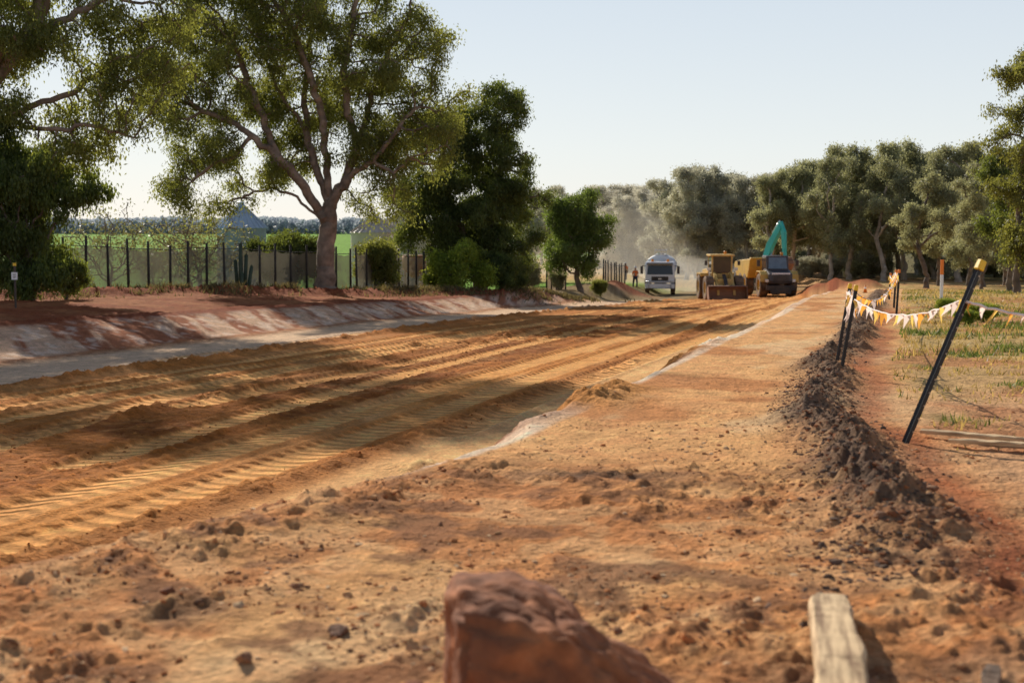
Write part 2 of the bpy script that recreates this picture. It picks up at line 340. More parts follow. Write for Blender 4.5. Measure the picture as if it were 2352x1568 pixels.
r=rs(8); yy=r.uniform(7,70,9000); oo=np.where(r.rand(9000)<.6,r.uniform(8.3,11.4,9000),np.choose(r.randint(0,3,9000),[4.1,8.35,13.5])+r.normal(0,.2,9000)); xx=XR(yy)-W+oo
gravel("orange_clods",[(xx,yy,np.clip(r.lognormal(math.log(.009),.55,9000),.004,.028))],[(.4,.14,.035),(.56,.23,.06),(.3,.1,.025)],"orange clods on the ripped road bed",4)
# ------------------------------------------------------------ grass
def blades(name,x,y,hgt,cols,label,seed,wid=.006):
    r=rs(seed); n=len(x); z=Ha(x,y)-.01; a=r.uniform(0,6.28,n); ln=r.normal(0,.4,(n,2))
    b=np.stack([x,y,z],1); s=np.stack([np.cos(a),np.sin(a),a*0],1)*(wid*(1+y/14))[:,None]; t=b+np.stack([ln[:,0]*hgt,ln[:,1]*hgt,hgt],1)
    V=np.stack([b-s,b+s,t],1).reshape(-1,3); me=npmesh(name,V,np.arange(3*n).reshape(-1,3)); 
    addcol(me,'lv',np.repeat(cols,3,0)); me.materials.append(leafmat(name,(1,1,1),(1.1,1.1,.8)))
    o=bpy.data.objects.new(name,me); link(o); o["kind"]="stuff"; o["label"]=label;o["category"]="grass"
r=rs(9); n=210000; yy=5+75*r.rand(n)**1.5; xx=BX(yy)+.8+r.rand(n)*(3+yy*.45)
g1=fbm(xx*.8,yy*.5,81,4); g2=fbm(xx*2.2,yy*2.2,91,3); k=r.rand(n)<np.clip((g2-.43)*3.4,0,1)*ss(8,20,yy+(g1-.5)*22)+ss(.60,.70,g1)*.4; xx,yy,g1=xx[k],yy[k],g1[k]
gc=np.where((g1+r.normal(0,.05,len(xx))>.60)[:,None],np.array([[.17,.21,.05]]),np.array([[.52,.37,.145]]))*r.uniform(.55,1.3,(len(xx),1))
blades("dry_grass",xx,yy,r.uniform(.015,.095,len(xx))*(1+.4*(yy>20)),gc,"sparse dry and green grass on stony soil",1)
r=rs(10); n=26000; yy=45+r.rand(n)*45; fo2=-6.5-(76-yy)*.36; xx=XR(yy)-W+fo2+.3+np.abs(r.normal(0,1.0,n))*1.6; k=fbm(xx,yy,97,2)>.5; xx,yy=xx[k],yy[k]
blades("fence_weeds",xx,yy,r.uniform(.06,.3,len(xx)),np.array([[.22,.17,.08]])*r.uniform(.4,1.3,(len(xx),1)),"dry weeds growing along the fence",2,.006)
# ------------------------------------------------------------ trees
BARK=mat("bark",(.16,.12,.09),.85,0,.45,2.2,bump=.6); BARKP=mat("pale_bark",(.29,.21,.16),.85,0,.6,2.4,dust=.35,dustcol=(.13,.09,.065),bump=1.0); BARKF=mat("forest_bark",(.40,.32,.25),.85,0,.4,1.6); BARKH=mat("hazy_bark",(.42,.37,.31),.9,0,.3,1)  # hazy bark: base colour paled to stand in for distance haze
def colonize(r,nodes,par,A,step,kill,maxit=160):
    P_=np.array(nodes); D=np.linalg.norm(A[:,None]-P_[None],axis=2); near=D.argmin(1); dist=D.min(1); alive=np.ones(len(A),bool)
    for it in range(maxit):
        idx=np.where(alive)[0]
        if len(idx)==0: break
        u,inv=np.unique(near[idx],return_inverse=True)
        arr=np.array(nodes)
        d=A[idx]-arr[near[idx]]; d/=np.linalg.norm(d,axis=1)[:,None]+1e-9
        S=np.zeros((len(u),3)); np.add.at(S,inv,d); S/=np.linalg.norm(S,axis=1)[:,None]+1e-9
        S+=r.normal(0,.24,S.shape); S[:,2]+=.05; S/=np.linalg.norm(S,axis=1)[:,None]+1e-9
        new=arr[u]+S*step; b0=len(nodes)
        for k_,q in enumerate(new): nodes.append(q); par.append(int(u[k_]))
        D=np.linalg.norm(A[idx][:,None]-new[None],axis=2); mi=D.argmin(1); md=D.min(1); bt=md<dist[idx]
        dist[idx[bt]]=md[bt]; near[idx[bt]]=b0+mi[bt]; alive[idx[dist[idx]<kill]]=False
        if len(nodes)>9000: break
    return np.array(nodes),np.array(par)
def treemesh(seed,trunk,lobes,R,nattr,step,nleaf,lsize,col,kill=None,sig=.32,clump=.75,droop=.9,tip=.012,shell=.3,limbs=(),wr=.22,jit=.05,per=8):
    r=rs(seed); lob=np.array(lobes,float) # x,y,z,rx,ry,rz
    nodes=[];par=[]
    def chain(start,pts):
        cur=start; idxs=[]
        for p in pts:
            p=np.array(p,float)
            if cur is None: nodes.append(p); par.append(-1); cur=0; idxs.append(0); continue
            a=np.array(nodes[cur]); k=max(1,int(round(np.linalg.norm(p-a)/(step*.8))))
            for j in range(1,k+1):
                q=a+(p-a)*j/k+(r.normal(0,jit,3) if j<k else 0); nodes.append(q); par.append(cur); cur=len(nodes)-1
            idxs.append(cur)
        return idxs
    marks={'t':chain(None,trunk)}
    for nm,(pn,pi_),pts in limbs: marks[nm]=chain(marks[pn][pi_],pts)
    nb=len(nodes)
    vol=lob[:,3]*lob[:,4]*lob[:,5]; w=vol**.8; w/=w.sum()
    ncl=max(6,int(nattr/per)); li=r.choice(len(lob),ncl,p=w); dv=r.normal(size=(ncl,3)); dv/=np.linalg.norm(dv,axis=1)[:,None]
    rad=shell+(1-shell)*r.rand(ncl)**.6
    cc=lob[li,:3]+dv*lob[li,3:]*rad[:,None]
    ci=r.randint(0,ncl,nattr); A=cc[ci]+r.normal(0,clump*.5,(nattr,3))*np.array([1,1,.6])
    Nn,pr=colonize(r,nodes,par,A,step,kill or step*1.3)
    n=len(Nn); ch=np.zeros(n,int)
    for i in range(1,n): ch[pr[i]]+=1
    desc=np.where(ch==0,1.,0.)
    for i in range(n-1,0,-1): desc[pr[i]]+=desc[i]
    rel=(desc/desc[0])**.46; rad=tip+(R-tip)*rel**1.1
    zt=Nn[:,2]; rad*=1+.45*np.exp(-np.maximum(zt,0)/.5)*(desc>desc[0]*.5)
    mainch=-np.ones(n,int)
    for i in range(1,n):
        p=pr[i]
        if mainch[p]<0 or desc[i]>desc[mainch[p]]: mainch[p]=i
    dirn=np.zeros((n,3)); dirn[1:]=Nn[1:]-Nn[pr[1:]]; dirn[0]=Nn[1]-Nn[0]
    k=mainch>=0; dirn[k]+=dirn[mainch[k]]; dirn/=np.linalg.norm(dirn,axis=1)[:,None]+1e-9
    def ring(c,d,ra,ns):
        up=np.where(np.abs(d[:,1:2])<.9,np.array([[0,1.,0]]),np.array([[1.,0,0]])); a=np.cross(d,up);a/=np.linalg.norm(a,axis=1)[:,None]+1e-9;b=np.cross(d,a)
        t=np.arange(ns)/ns*2*math.pi
        return c[:,None]+ra[:,None,None]*(np.cos(t)[None,:,None]*a[:,None]+np.sin(t)[None,:,None]*b[:,None])
    Vs=[];Fs=[];off=0
    e=np.arange(1,n); ns=np.where(rad[e]>.06,10,4)
    for q in (10,4):
        ee=e[ns==q]
        if len(ee)==0: continue
        ismain=mainch[pr[ee]]==ee
        edir=Nn[ee]-Nn[pr[ee]]; edir/=np.linalg.norm(edir,axis=1)[:,None]+1e-9
        d0=np.where(ismain[:,None],dirn[pr[ee]],edir); r0=np.where(ismain,rad[pr[ee]],np.minimum(rad[ee]*1.25,rad[pr[ee]]))
        A0=ring(Nn[pr[ee]],d0,r0,q);A1=ring(Nn[ee],dirn[ee],rad[ee],q)
        V=np.concatenate([A0,A1],1); j=np.arange(q); f=np.stack([j,(j+1)%q,q+(j+1)%q,q+j],1)
        Fs.append((f[None]+(np.arange(len(ee))*2*q)[:,None,None]+off).reshape(-1,4)); Vs.append(V.reshape(-1,3)); off+=len(ee)*2*q
    tm=npmesh("trunk",np.concatenate(Vs),np.concatenate(Fs),True)
    # leaves
    cand=np.where((desc<=2)&(np.arange(n)>=nb))[0]; wt=r.uniform(.15,1.6,len(cand)); wt/=wt.sum(); pi=r.choice(cand,nleaf,p=wt)
    pos=Nn[pi]+r.normal(0,sig,(nleaf,3))*np.array([1,1,.8]); pos[:,2]-=np.abs(r.normal(0,sig*.8,nleaf))
    dl=r.normal(0,.45,(nleaf,3)); dl[:,2]-=droop; dl/=np.linalg.norm(dl,axis=1)[:,None]
    sd=np.cross(dl,r.normal(size=(nleaf,3))); sd/=np.linalg.norm(sd,axis=1)[:,None]+1e-9
    L=lsize*r.uniform(.6,1.3,(nleaf,1)); wd=L*wr
    V=np.stack([pos,pos+dl*L*.4+sd*wd,pos+dl*L,pos+dl*L*.4-sd*wd],1).reshape(-1,3)
    lm=npmesh("crown",V,np.arange(nleaf*4).reshape(-1,4))
    cl=.7+.6*hsh(pi,pi*0,seed); c=np.array(col)[None]*(cl*r.uniform(.85,1.15,nleaf))[:,None]; 
    addcol(lm,'lv',np.repeat(c,4,0))
    return tm,lm
def tree(name,loc,tm,lm,bark,leaf,label,cat="tree",rot=0,sc=1,group=None):
    e=empty(name,loc,label,cat,rot,group); e.scale=(sc,sc,sc) if np.isscalar(sc) else sc
    for nm,me,m in (("trunk",tm,bark),("crown",lm,leaf)):
        if not me.materials: me.materials.append(m)
        o=bpy.data.objects.new(nm,me); link(o,e)
        if me.materials[0]!=m: o.material_slots[0].link='OBJECT'; o.material_slots[0].material=m
    return e
LG=leafmat("gum_leaf",(.10,.12,.042),(.42,.43,.07)); LD=leafmat("dark_leaf",(.07,.10,.035),(.25,.29,.045)); LB=leafmat("bright_leaf",(.18,.25,.04),(.45,.5,.05))
LP=leafmat("weeping_leaf",(.065,.10,.03),(.30,.35,.05)); LM=leafmat("mid_haze_leaf",(.15,.165,.08),(.46,.45,.15),.28,(.52,.50,.36)); LF=leafmat("hazy_leaf",(.2,.22,.13),(.42,.42,.23),.62,(.64,.60,.47)); LFF=leafmat("far_haze_leaf",(.36,.36,.26),(.52,.49,.35),.7,(.78,.73,.60))  # mid to far rows: aerial haze painted in, paler with distance
W1=(1,1,1)
# main gum
tx,ty=-8.97,68
limbs=[('A',('t',-1),[(1.1,0,5.3),(1.6,.2,6.8),(2.1,.4,8.4),(2.6,.3,10.1),(3.1,.3,11.3)]),
 ('B',('t',-1),[(-.3,.3,5.6),(-.9,.8,7.6),(-1.0,1,9.5),(-.6,1,12.4)]),
 ('C',('t',-2),[(-.8,-.4,4.9),(-2,-.8,6.3),(-3.2,-.9,7.3),(-4.4,-.8,8.1),(-5.6,-.5,8.5)]),
 ('D',('t',-1),[(.2,.1,6),(.1,-.4,8),(-.6,-.6,10.5),(-1.6,-.6,12.8)]),
 ('E',('A',0),[(2.4,-.5,6.2),(3.4,-.6,7.4),(4.4,-.4,8.6)]),
 ('F',('t',-2),[(-1.2,-.3,4.5),(-2.5,-.6,4.9),(-3.7,-.7,4.5)]),
 ('G',('C',1),[(-2.7,-.4,8.0),(-3.4,-.2,9.6),(-3.9,0,11.2)]),
 ('H',('A',1),[(1.2,-.3,8.6),(1.1,-.5,10.6),(1.6,-.5,12.6)]),
 ('I',('B',1),[(-2,.3,9.4),(-2.8,.2,11.0)]),('J',('E',0),[(3.4,-.7,5.6),(4.2,-.8,6.3)]),('K',('C',2),[(-3.9,-1.2,6.4),(-5,-1.2,6.0),(-6,-1,5.2)])]
tm,lm=treemesh(1,[(0,0,-.2),(.05,0,1),(.1,0,2),(.2,0,3),(.3,.1,4.1)],
 [(-3.9,0,11.1,3.9,3,2.7),(-5.9,.5,7.7,2.5,2.2,2.1),(-6.5,0,4.9,1.4,1.4,1.8),(-.9,0,13,4.4,3.5,2.4),(2.8,0,11.1,3.1,3,2.7),(4.8,0,8.2,2.1,2.2,2.8),(2.6,1,6.9,2,2,1.8),(-2.4,1.5,8.3,2.5,2,1.8),(0,0,15.8,5.2,3.5,2.4),(-3.6,-.5,4.9,2.4,1.5,1.2),(3.2,0,4.9,1.9,1.2,1.2),(-1,2.5,9.9,3.2,2,2.4),(-6.8,0,10.5,2.4,2,2.2),(-5,0,13.5,3,2.5,2.2),(-7.6,0,8.8,1.5,1.5,1.5),(-1.5,1.5,6.3,2,1.5,1.0)],
 .42,4300,.38,240000,.145,W1,sig=.26,clump=.8,limbs=limbs,wr=.20,tip=.016,shell=.25,per=15)
tree("gum_tree",(tx,ty,H(tx,ty)),tm,lm,BARKP,LG,"tall spreading gum tree with pale forked trunk beside fence")
# left gum with reaching limbs
x0,y0=-20.6,50
limbs=[('A',('t',-1),[(2,0,5.4),(3,0,6.2),(4.3,0,6.9),(5.4,0,7.2),(6.8,0,8.3)]),('B',('t',-1),[(1.4,.3,5.6),(2.2,.4,7.4),(3.5,.5,9),(4.1,.6,10.2),(4.4,.2,13),(4.6,-1,16)]),
 ('D',('t',-1),[(.2,.5,6.5),(-.5,.5,9)]),('E',('B',1),[(3.0,-.4,8.8),(5.2,-.5,9.6),(7,-.4,10.6)]),('F',('A',1),[(4.6,-.6,5.9),(6.2,-.7,6.0),(7.6,-.7,5.6)])]
tm,lm=treemesh(2,[(0,0,-.2),(.1,0,1.4),(.4,0,2.8),(.8,0,4.2)],
 [(4.2,0,9.5,3.4,3,1.8),(7.6,0,8.6,2.1,2,1.7),(6.2,0,6.9,2.3,1.8,.9),(3.4,0,7,1.5,2,.8),(5.2,0,5.1,.9,1,.6),(2.3,0,12,4.6,3.5,1.7),(7.9,0,10.5,2.3,2,1.7),(-1,0,9,3,3,2),(2,0,15,4,3,2.4),(7.6,-.7,5.6,1,.8,.5),(6.5,0,13,3,2.5,1.6),(4.6,-2,18,4.4,3.6,2.4),(8.5,-2,17,3.2,3,2.2)],
 .40,3700,.38,190000,.14,W1,sig=.25,clump=.75,limbs=limbs,wr=.20,tip=.015,shell=.25,per=14)
tree("gum_tree",(x0,y0,H(x0,y0)),tm,lm,BARKP,LG,"old gum tree with long limbs reaching over the fence")
# weeping dark tree
x0,y0=-16.9,49.5
tm,lm=treemesh(3,[(0,0,-.2),(0,0,.8),(.1,0,1.6)],[(-.2,0,4.6,1.3,1.5,1.5),(-.3,0,2.4,1.2,1.5,2.1),(1.3,0,4.0,1,1,1.0),(-1.5,0,4,1.8,1.5,2.2),(.3,.3,1.4,.8,1,1.1),(-.8,0,.8,1.3,1,.8)],.16,800,.28,90000,.13,W1,sig=.2,clump=.6,droop=2.5,per=12)
tree("pepper_tree",(x0,y0,H(x0,y0)),tm,lm,BARK,LP,"dense dark weeping tree covering the fence end")
# second tree
x0,y0=-1.9,84
tm,lm=treemesh(4,[(0,0,-.2),(0,0,1),(-.1,0,2)],[(.5,0,10.9,2.0,2,1.4),(1,0,8.4,2.3,2.2,1.7),(-1.8,0,8,2.3,2.2,2.3),(1.9,0,5.7,1.8,2,1.4),(-.8,0,4.9,3.1,2.5,2.0),(1.2,0,2.8,2.1,2,1.6),(-3.9,0,5.4,1.8,1.6,1.5),(-2.9,0,9.8,1.4,1.5,1.3),(-1,0,2.6,2,1.8,1.2),(-4.4,0,3.4,1,1,.6),(3.1,0,8.6,.9,.9,.5)],
 .36,2300,.4,150000,.16,W1,sig=.25,clump=.75,wr=.22,per=13,limbs=[('A',('t',-1),[(.6,0,3.4),(1,0,5.5),(1.2,0,8)]),('B',('t',-1),[(-1,0,3.5),(-1.8,0,5.5),(-2.2,0,8)]),('C',('t',-2),[(-2,-.3,2.8),(-3.4,-.4,4),(-4.2,-.4,5)])])
tree("gum_tree",(x0,y0,H(x0,y0)),tm,lm,BARK,LD,"dense dark gum tree at the edge of the bank")
# small tree
x0,y0=4.75,98
tm,lm=treemesh(5,[(0,0,-.2),(-.2,0,.6),(-.3,0,1.2)],[(-.6,0,5.4,1.8,1.9,1.4),(-.8,0,3.3,1.9,1.7,1.4),(.7,0,4.3,1.2,1.3,1.5),(-.6,0,2.2,1.2,1.2,.6)],.17,700,.33,40000,.17,W1,sig=.24,clump=.8,per=13)
tree("small_tree",(x0,y0,H(x0,y0)),tm,lm,BARK,leafmat("small_leaf",(.09,.13,.04),(.24,.32,.05)),"small round green tree on the bank")
# bushes
def bushmesh(seed,rx,h,nl,ls=.12): return treemesh(seed,[(0,0,-.1),(0,0,.2)],[(0,0,h*.55,rx,rx,h*.45),(-rx*.5,0,h*.35,rx*.6,rx*.6,h*.3),(rx*.5,0,h*.4,rx*.6,rx*.6,h*.35)],.06,260,.22,nl,ls,W1,sig=.17,clump=.4,droop=.2)
bm1=bushmesh(6,1.7,2.7,30000,.13)
tree("bush",(-3.0,79,H(-3,79)),bm1[0],bm1[1],BARK,LB,"bright yellow-green bush under the dark tree","bush",0,1.15)
tree("bush",(-.6,81,H(-.6,81)),bm1[0],bm1[1],BARK,LD,"dark green bush beside the gum trunk","bush",2,.9)
bm2=bushmesh(7,1.2,2.6,16000,.14)
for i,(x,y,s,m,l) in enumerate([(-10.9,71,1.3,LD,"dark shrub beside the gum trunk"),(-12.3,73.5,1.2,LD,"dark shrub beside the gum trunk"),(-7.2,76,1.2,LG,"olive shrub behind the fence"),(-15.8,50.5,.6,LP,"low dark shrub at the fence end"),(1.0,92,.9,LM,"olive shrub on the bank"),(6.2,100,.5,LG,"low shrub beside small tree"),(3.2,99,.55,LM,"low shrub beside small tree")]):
    tree("bush",(x,y,H(x,y)),bm2[0],bm2[1],BARK,m,l,"bush",i*1.3,(s*.8,s*.8,s*1.1))
bm3=treemesh(8,[(0,0,-.1),(0,0,.3)],[(0,0,1.9,1.1,1.1,1.2),(-.6,0,1.3,.7,.7,.8),(.7,0,1.5,.7,.7,.9)],.06,420,.2,2600,.11,W1,sig=.2,clump=.8,droop=.3,tip=.008)
SPL=leafmat("sparse_leaf",(.2,.19,.08),(.34,.32,.1))
for i,(x,y,s) in enumerate([(-21.5,76,1.45),(-16.0,73,1.5),(-19.3,77,.9),(-17.6,78,1.2)]):
    tree("shrub",(x,y,H(x,y)),bm3[0],bm3[1],BARKP,SPL,"thin half-bare shrub behind the fence","shrub",i,s,"half-bare shrubs behind the fence")
# forest variants (12 m)
def variant(seed,kind):
    r=rs(seed)
    lb=[]
    for k_ in range(20):
        a=r.uniform(0,6.28); z=r.uniform(4.4,11.4); q=(2.9 if z<8.5 else 2.0 if z<10 else 1.2)*r.uniform(.25,1); lb.append((q*math.cos(a),q*math.sin(a),z,r.uniform(.5,1.0),r.uniform(.5,1.0),r.uniform(.4,.8)))
    if kind: lb+= [(r.uniform(-1.8,1.8),r.uniform(-1,1),r.uniform(2.6,4.5),.9,.9,.6) for _ in range(3)]
    return treemesh(seed,[(0,0,-.3),(r.normal(0,.15),0,1.3),(r.normal(0,.3),0,2.6),(r.normal(0,.5),r.normal(0,.3),4.2)],lb,.2,760,.42,28000,.2,W1,sig=.28,clump=.65,tip=.018,wr=.25,per=12)
VAR=[variant(30+i,i%2) for i in range(6)]
r=rs(77)
forest=[]
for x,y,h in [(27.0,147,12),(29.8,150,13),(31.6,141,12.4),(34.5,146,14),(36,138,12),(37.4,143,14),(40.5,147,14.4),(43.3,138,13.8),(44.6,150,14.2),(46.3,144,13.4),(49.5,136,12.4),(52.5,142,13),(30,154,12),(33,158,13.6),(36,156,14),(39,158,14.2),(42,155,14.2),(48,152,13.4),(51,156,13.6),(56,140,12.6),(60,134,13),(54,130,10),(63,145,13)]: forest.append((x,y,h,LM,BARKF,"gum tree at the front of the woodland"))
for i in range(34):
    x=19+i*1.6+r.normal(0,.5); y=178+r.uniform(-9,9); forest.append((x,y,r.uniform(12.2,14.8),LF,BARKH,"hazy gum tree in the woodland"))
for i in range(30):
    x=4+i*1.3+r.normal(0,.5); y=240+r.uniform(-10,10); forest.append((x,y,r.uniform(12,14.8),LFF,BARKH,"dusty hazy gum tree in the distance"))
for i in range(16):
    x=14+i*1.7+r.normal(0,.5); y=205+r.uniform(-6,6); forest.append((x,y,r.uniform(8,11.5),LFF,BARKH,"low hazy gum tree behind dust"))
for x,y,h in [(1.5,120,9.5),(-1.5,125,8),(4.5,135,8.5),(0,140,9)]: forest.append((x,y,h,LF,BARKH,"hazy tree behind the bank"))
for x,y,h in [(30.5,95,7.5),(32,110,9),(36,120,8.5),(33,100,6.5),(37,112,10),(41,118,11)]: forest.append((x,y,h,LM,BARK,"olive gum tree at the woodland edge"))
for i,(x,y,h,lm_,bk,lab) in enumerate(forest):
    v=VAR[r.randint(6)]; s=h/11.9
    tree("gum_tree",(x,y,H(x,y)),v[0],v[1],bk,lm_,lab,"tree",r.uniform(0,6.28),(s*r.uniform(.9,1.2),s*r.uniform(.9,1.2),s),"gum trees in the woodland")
for i in range(34):
    y=r.uniform(150,172); x=r.uniform(25,60)*y/145; s=r.uniform(.8,1.5)
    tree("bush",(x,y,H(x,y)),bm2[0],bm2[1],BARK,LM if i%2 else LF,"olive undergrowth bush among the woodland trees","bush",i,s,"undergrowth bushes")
for i in range(16):
    y=r.uniform(195,215); x=13+i*1.4; s=r.uniform(1.0,1.8)
    tree("bush",(x,y,H(x,y)),bm2[0],bm2[1],BARKH,LFF,"hazy bush beyond the road bend","bush",i,s,"hazy bushes beyond the road")  # paleness is haze mixed into leaf and bark colour
# tall tree right + pine
x0,y0=22.0,62
tm,lm=treemesh(9,[(0,0,-.2),(.05,0,1.5),(0,0,3),(.1,0,4.5),(.2,0,6.5),(.4,0,8.5)],[(-.8,0,8.2,.9,1,.7),(.5,0,9.8,1.2,1,.9),(1.6,0,8.4,1.2,1,.9),(-.1,0,6.6,1.2,1.2,.8),(1.3,0,6.4,1.2,1.2,.8),(-.2,0,4.6,1.1,1.1,.7),(1,0,4.2,1.2,1.2,.8),(.3,0,2.6,1.2,1.1,.7),(2.4,0,10.6,1.5,1.2,1)],.14,900,.35,50000,.14,W1,sig=.2,clump=.7,per=14)
tree("gum_tree",(x0,y0,H(x0,y0)),tm,lm,BARK,leafmat("olive_leaf",(.10,.115,.04),(.36,.35,.06)),"tall slender gum tree at the edge of the clearing")
x0,y0=24.5,70
tree("pine_tree",(x0,y0,H(x0,y0)),VAR[1][0],VAR[1][1],BARK,LD,"dark cypress-like tree at the clearing edge","tree",1,.62)
# distant tree line = stuff
def treeline():
    r=rs(3); n=90000; x=r.uniform(-900,1500,n); y=1150+r.uniform(0,60,n); h=6+5*fbm(x*.03,x*0,5,3)+3*fbm(x*.15,x*0,8,2); z=G(y)+h*r.rand(n)**.8*1.15
    pos=np.stack([x,y,z],1); s=r.uniform(1.2,2.6,(n,1)); a=r.normal(size=(n,3)); a/=np.linalg.norm(a,axis=1)[:,None]; b=np.cross(a,r.normal(size=(n,3))); b/=np.linalg.norm(b,axis=1)[:,None]
    V=np.stack([pos-a*s,pos+b*s*.7,pos+a*s,pos-b*s*.7],1).reshape(-1,3); me=npmesh("distant_woodland",V,np.arange(4*n).reshape(-1,4)); addcol(me,'lv',np.ones((4*n,3))*.9)
    me.materials.append(leafmat("blue_haze_leaf",(.40,.46,.52),(.45,.5,.56),.3,(.56,.62,.68))); o=bpy.data.objects.new("distant_woodland",me); link(o); o["kind"]="stuff";o["label"]="hazy blue line of distant woodland";o["category"]="woodland"  # blue distance haze is painted into this leaf tone
treeline()
# ------------------------------------------------------------ primitive mesh builder
class B:
    def __init__(s): s.v=[];s.f=[]
    def add(s,v,f):
        o=len(s.v); s.v+=[tuple(map(float,p)) for p in v]; s.f+=[tuple(i+o for i in q) for q in f]; return s
    def box(s,c,d,rx=0,rz=0,top=(1,1)):
        x,y,z=[k/2 for k in d]; P_=[(-x,-y,-z),(x,-y,-z),(x,y,-z),(-x,y,-z),(-x*top[0],-y*top[1],z),(x*top[0],-y*top[1],z),(x*top[0],y*top[1],z),(-x*top[0],y*top[1],z)]
        M_=Matrix.Translation(c)@Matrix.Rotation(rz,4,'Z')@Matrix.Rotation(rx,4,'X')
        return s.add([M_@Vector(p) for p in P_],[(0,3,2,1),(4,5,6,7),(0,1,5,4),(1,2,6,5),(2,3,7,6),(3,0,4,7)])
    def cyl(s,a,b,r0,r1=None,n=18,cap=True):
        r1=r0 if r1 is None else r1; a=Vector(a);b=Vector(b);d=(b-a).normalized(); u=d.orthogonal().normalized(); w=d.cross(u)
        v=[a+(u*math.cos(t)+w*math.sin(t))*r0 for t in [i*2*math.pi/n for i in range(n)]]+[b+(u*math.cos(t)+w*math.sin(t))*r1 for t in [i*2*math.pi/n for i in range(n)]]
        f=[(i,(i+1)%n,n+(i+1)%n,n+i) for i in range(n)]
        if cap: f+=[tuple(range(n))[::-1],tuple(range(n,2*n))]
        return s.add(v,f)
    def prism(s,prof,x0,x1):  # profile in (y,z), extruded along x
        n=len(prof); v=[(x0,p[0],p[1]) for p in prof]+[(x1,p[0],p[1]) for p in prof]
        return s.add(v,[(i,(i+1)%n,n+(i+1)%n,n+i) for i in range(n)]+[tuple(range(n))[::-1],tuple(range(n,2*n))])
    def lathe(s,prof,c,n=28): # profile (r,x) around x axis
        v=[];m=len(prof)
        for i in range(n):
            t=i*2*math.pi/n
            for (rr_,xx_) in prof: v.append((c[0]+xx_,c[1]+rr_*math.cos(t),c[2]+rr_*math.sin(t)))
        f=[]
        for i in range(n):
            for j in range(m-1): f.append((i*m+j,((i+1)%n)*m+j,((i+1)%n)*m+j+1,i*m+j+1))
        return s.add(v,f)
    def obj(s,name,m,parent=None,bevel=0,smooth=False,rot=None,loc=None):
        me=bpy.data.meshes.new(name); me.from_pydata(s.v,[],s.f); me.update(); me.materials.append(m)
        import bmesh
        bm=bmesh.new(); bm.from_mesh(me); bmesh.ops.recalc_face_normals(bm,faces=bm.faces); bm.to_mesh(me); bm.free()
        for p in me.polygons:p.use_smooth=smooth
        o=bpy.data.objects.new(name,me); link(o,parent)
        if rot:o.rotation_euler=rot
        if loc:o.location=loc
        if bevel:
            b=o.modifiers.new("bevel",'BEVEL'); b.width=bevel; b.segments=2; b.limit_method='ANGLE'
        return o
GLASS=mat("dark_glass",(.04,.05,.06),.12,0,.1); BLACK=mat("black_metal",(.02,.02,.022),.5,0,.2,3,.12); RUB=mat("tyre_rubber",(.03,.028,.026),.85,0,.2,4,.4)
WHITE=mat("white_paint",(.88,.88,.88),.35,0,.04,2,.05); YEL=mat("machine_yellow",(.76,.46,.06),.5,0,.15,2,.2); DYEL=mat("dusty_yellow",(.72,.46,.10),.6,0,.2,2,.3,(.55,.36,.2)); TEAL=mat("teal_paint",(.03,.52,.48),.4,0,.1,2,.05); STEEL=mat("worn_steel",(.24,.13,.08),.8,.0,.3,3,.4,(.4,.18,.09)); CHROME=mat("chrome",(.6,.6,.6),.3,.8,.1); TANK=mat("tank_paint",(.66,.71,.77),.4,0,.06,2,.05)
LAMP=mat("lamp_lens",(.85,.83,.75),.15,0,.05); AMB=mat("amber_lens",(.9,.3,.02),.3,0,.05); NAVY=mat("dark_paint",(.03,.035,.05),.4,0,.1,2,.12)
def wheel(par,x,y,r_,w,rimm,side):
    pr=[(r_*.55,-w/2*.9),(r_*.8,-w/2),(r_*.95,-w/2*.95),(r_,-w/2*.7),(r_,w/2*.7),(r_*.95,w/2*.95),(r_*.8,w/2),(r_*.55,w/2*.9),(r_*.55,-w/2*.9)]
    b=B().lathe(pr,(0,0,0))
    for i in range(20):
        t=i*2*math.pi/20
        for sx in (-1,1):
            c=Vector((sx*w*.2,math.cos(t+sx*.08)*r_*1.0,math.sin(t+sx*.08)*r_*1.0)); b.box(c,(w*.4,.07*r_/.6,.06),rx=t+sx*.08-math.pi/2)
    o=b.obj("wheel",RUB,par,smooth=False,loc=(x,y,r_))
    B().lathe([(0,side*w*.2),(r_*.2,side*w*.22),(r_*.25,side*w*.35),(r_*.3,side*w*.2),(r_*.5,side*w*.25),(r_*.56,side*w*.46),(r_*.56,-side*w*.3)],(0,0,0)).obj("rim",rimm,o,smooth=True)
# --- water truck
gx,gy=12.6,121
T=empty("water_truck",(gx,gy,H(gx,gy)),"white water tanker truck driving along the dirt road","truck",-.12); T.scale=(1.08,1.08,1.06)
b=B().prism([(-1.05,.95),(-1.1,1.6),(-.98,2.4),(-.8,2.62),(.8,2.62),(.85,.95)],-1.14,1.14); b.obj("cab",WHITE,T,.07)
B().add([(-1.0,-1.105,1.62),(1.0,-1.105,1.62),(.94,-1.0,2.34),(-.94,-1.0,2.34)],[(0,1,2,3)]).obj("windscreen",GLASS,T)
for sx in(-1,1): B().add([(sx*1.146,-.9,1.65),(sx*1.146,.2,1.65),(sx*1.146,.2,2.35),(sx*1.146,-.8,2.35)],[(0,1,2,3)]).obj("side_window",GLASS,T)
b=B().box((0,-1.1,1.28),(1.3,.04,.36))
for i in range(4): b.box((0,-1.12,1.14+i*.1),(1.3,.05,.03))
b.obj("grille",BLACK,T); B().box((0,-1.16,1.28),(.26,.03,.1)).obj("emblem",CHROME,T)
B().box((0,-1.15,.72),(2.3,.3,.34)).box((0,-1.32,.7),(.5,.02,.12)).obj("bumper",WHITE,T,.05)
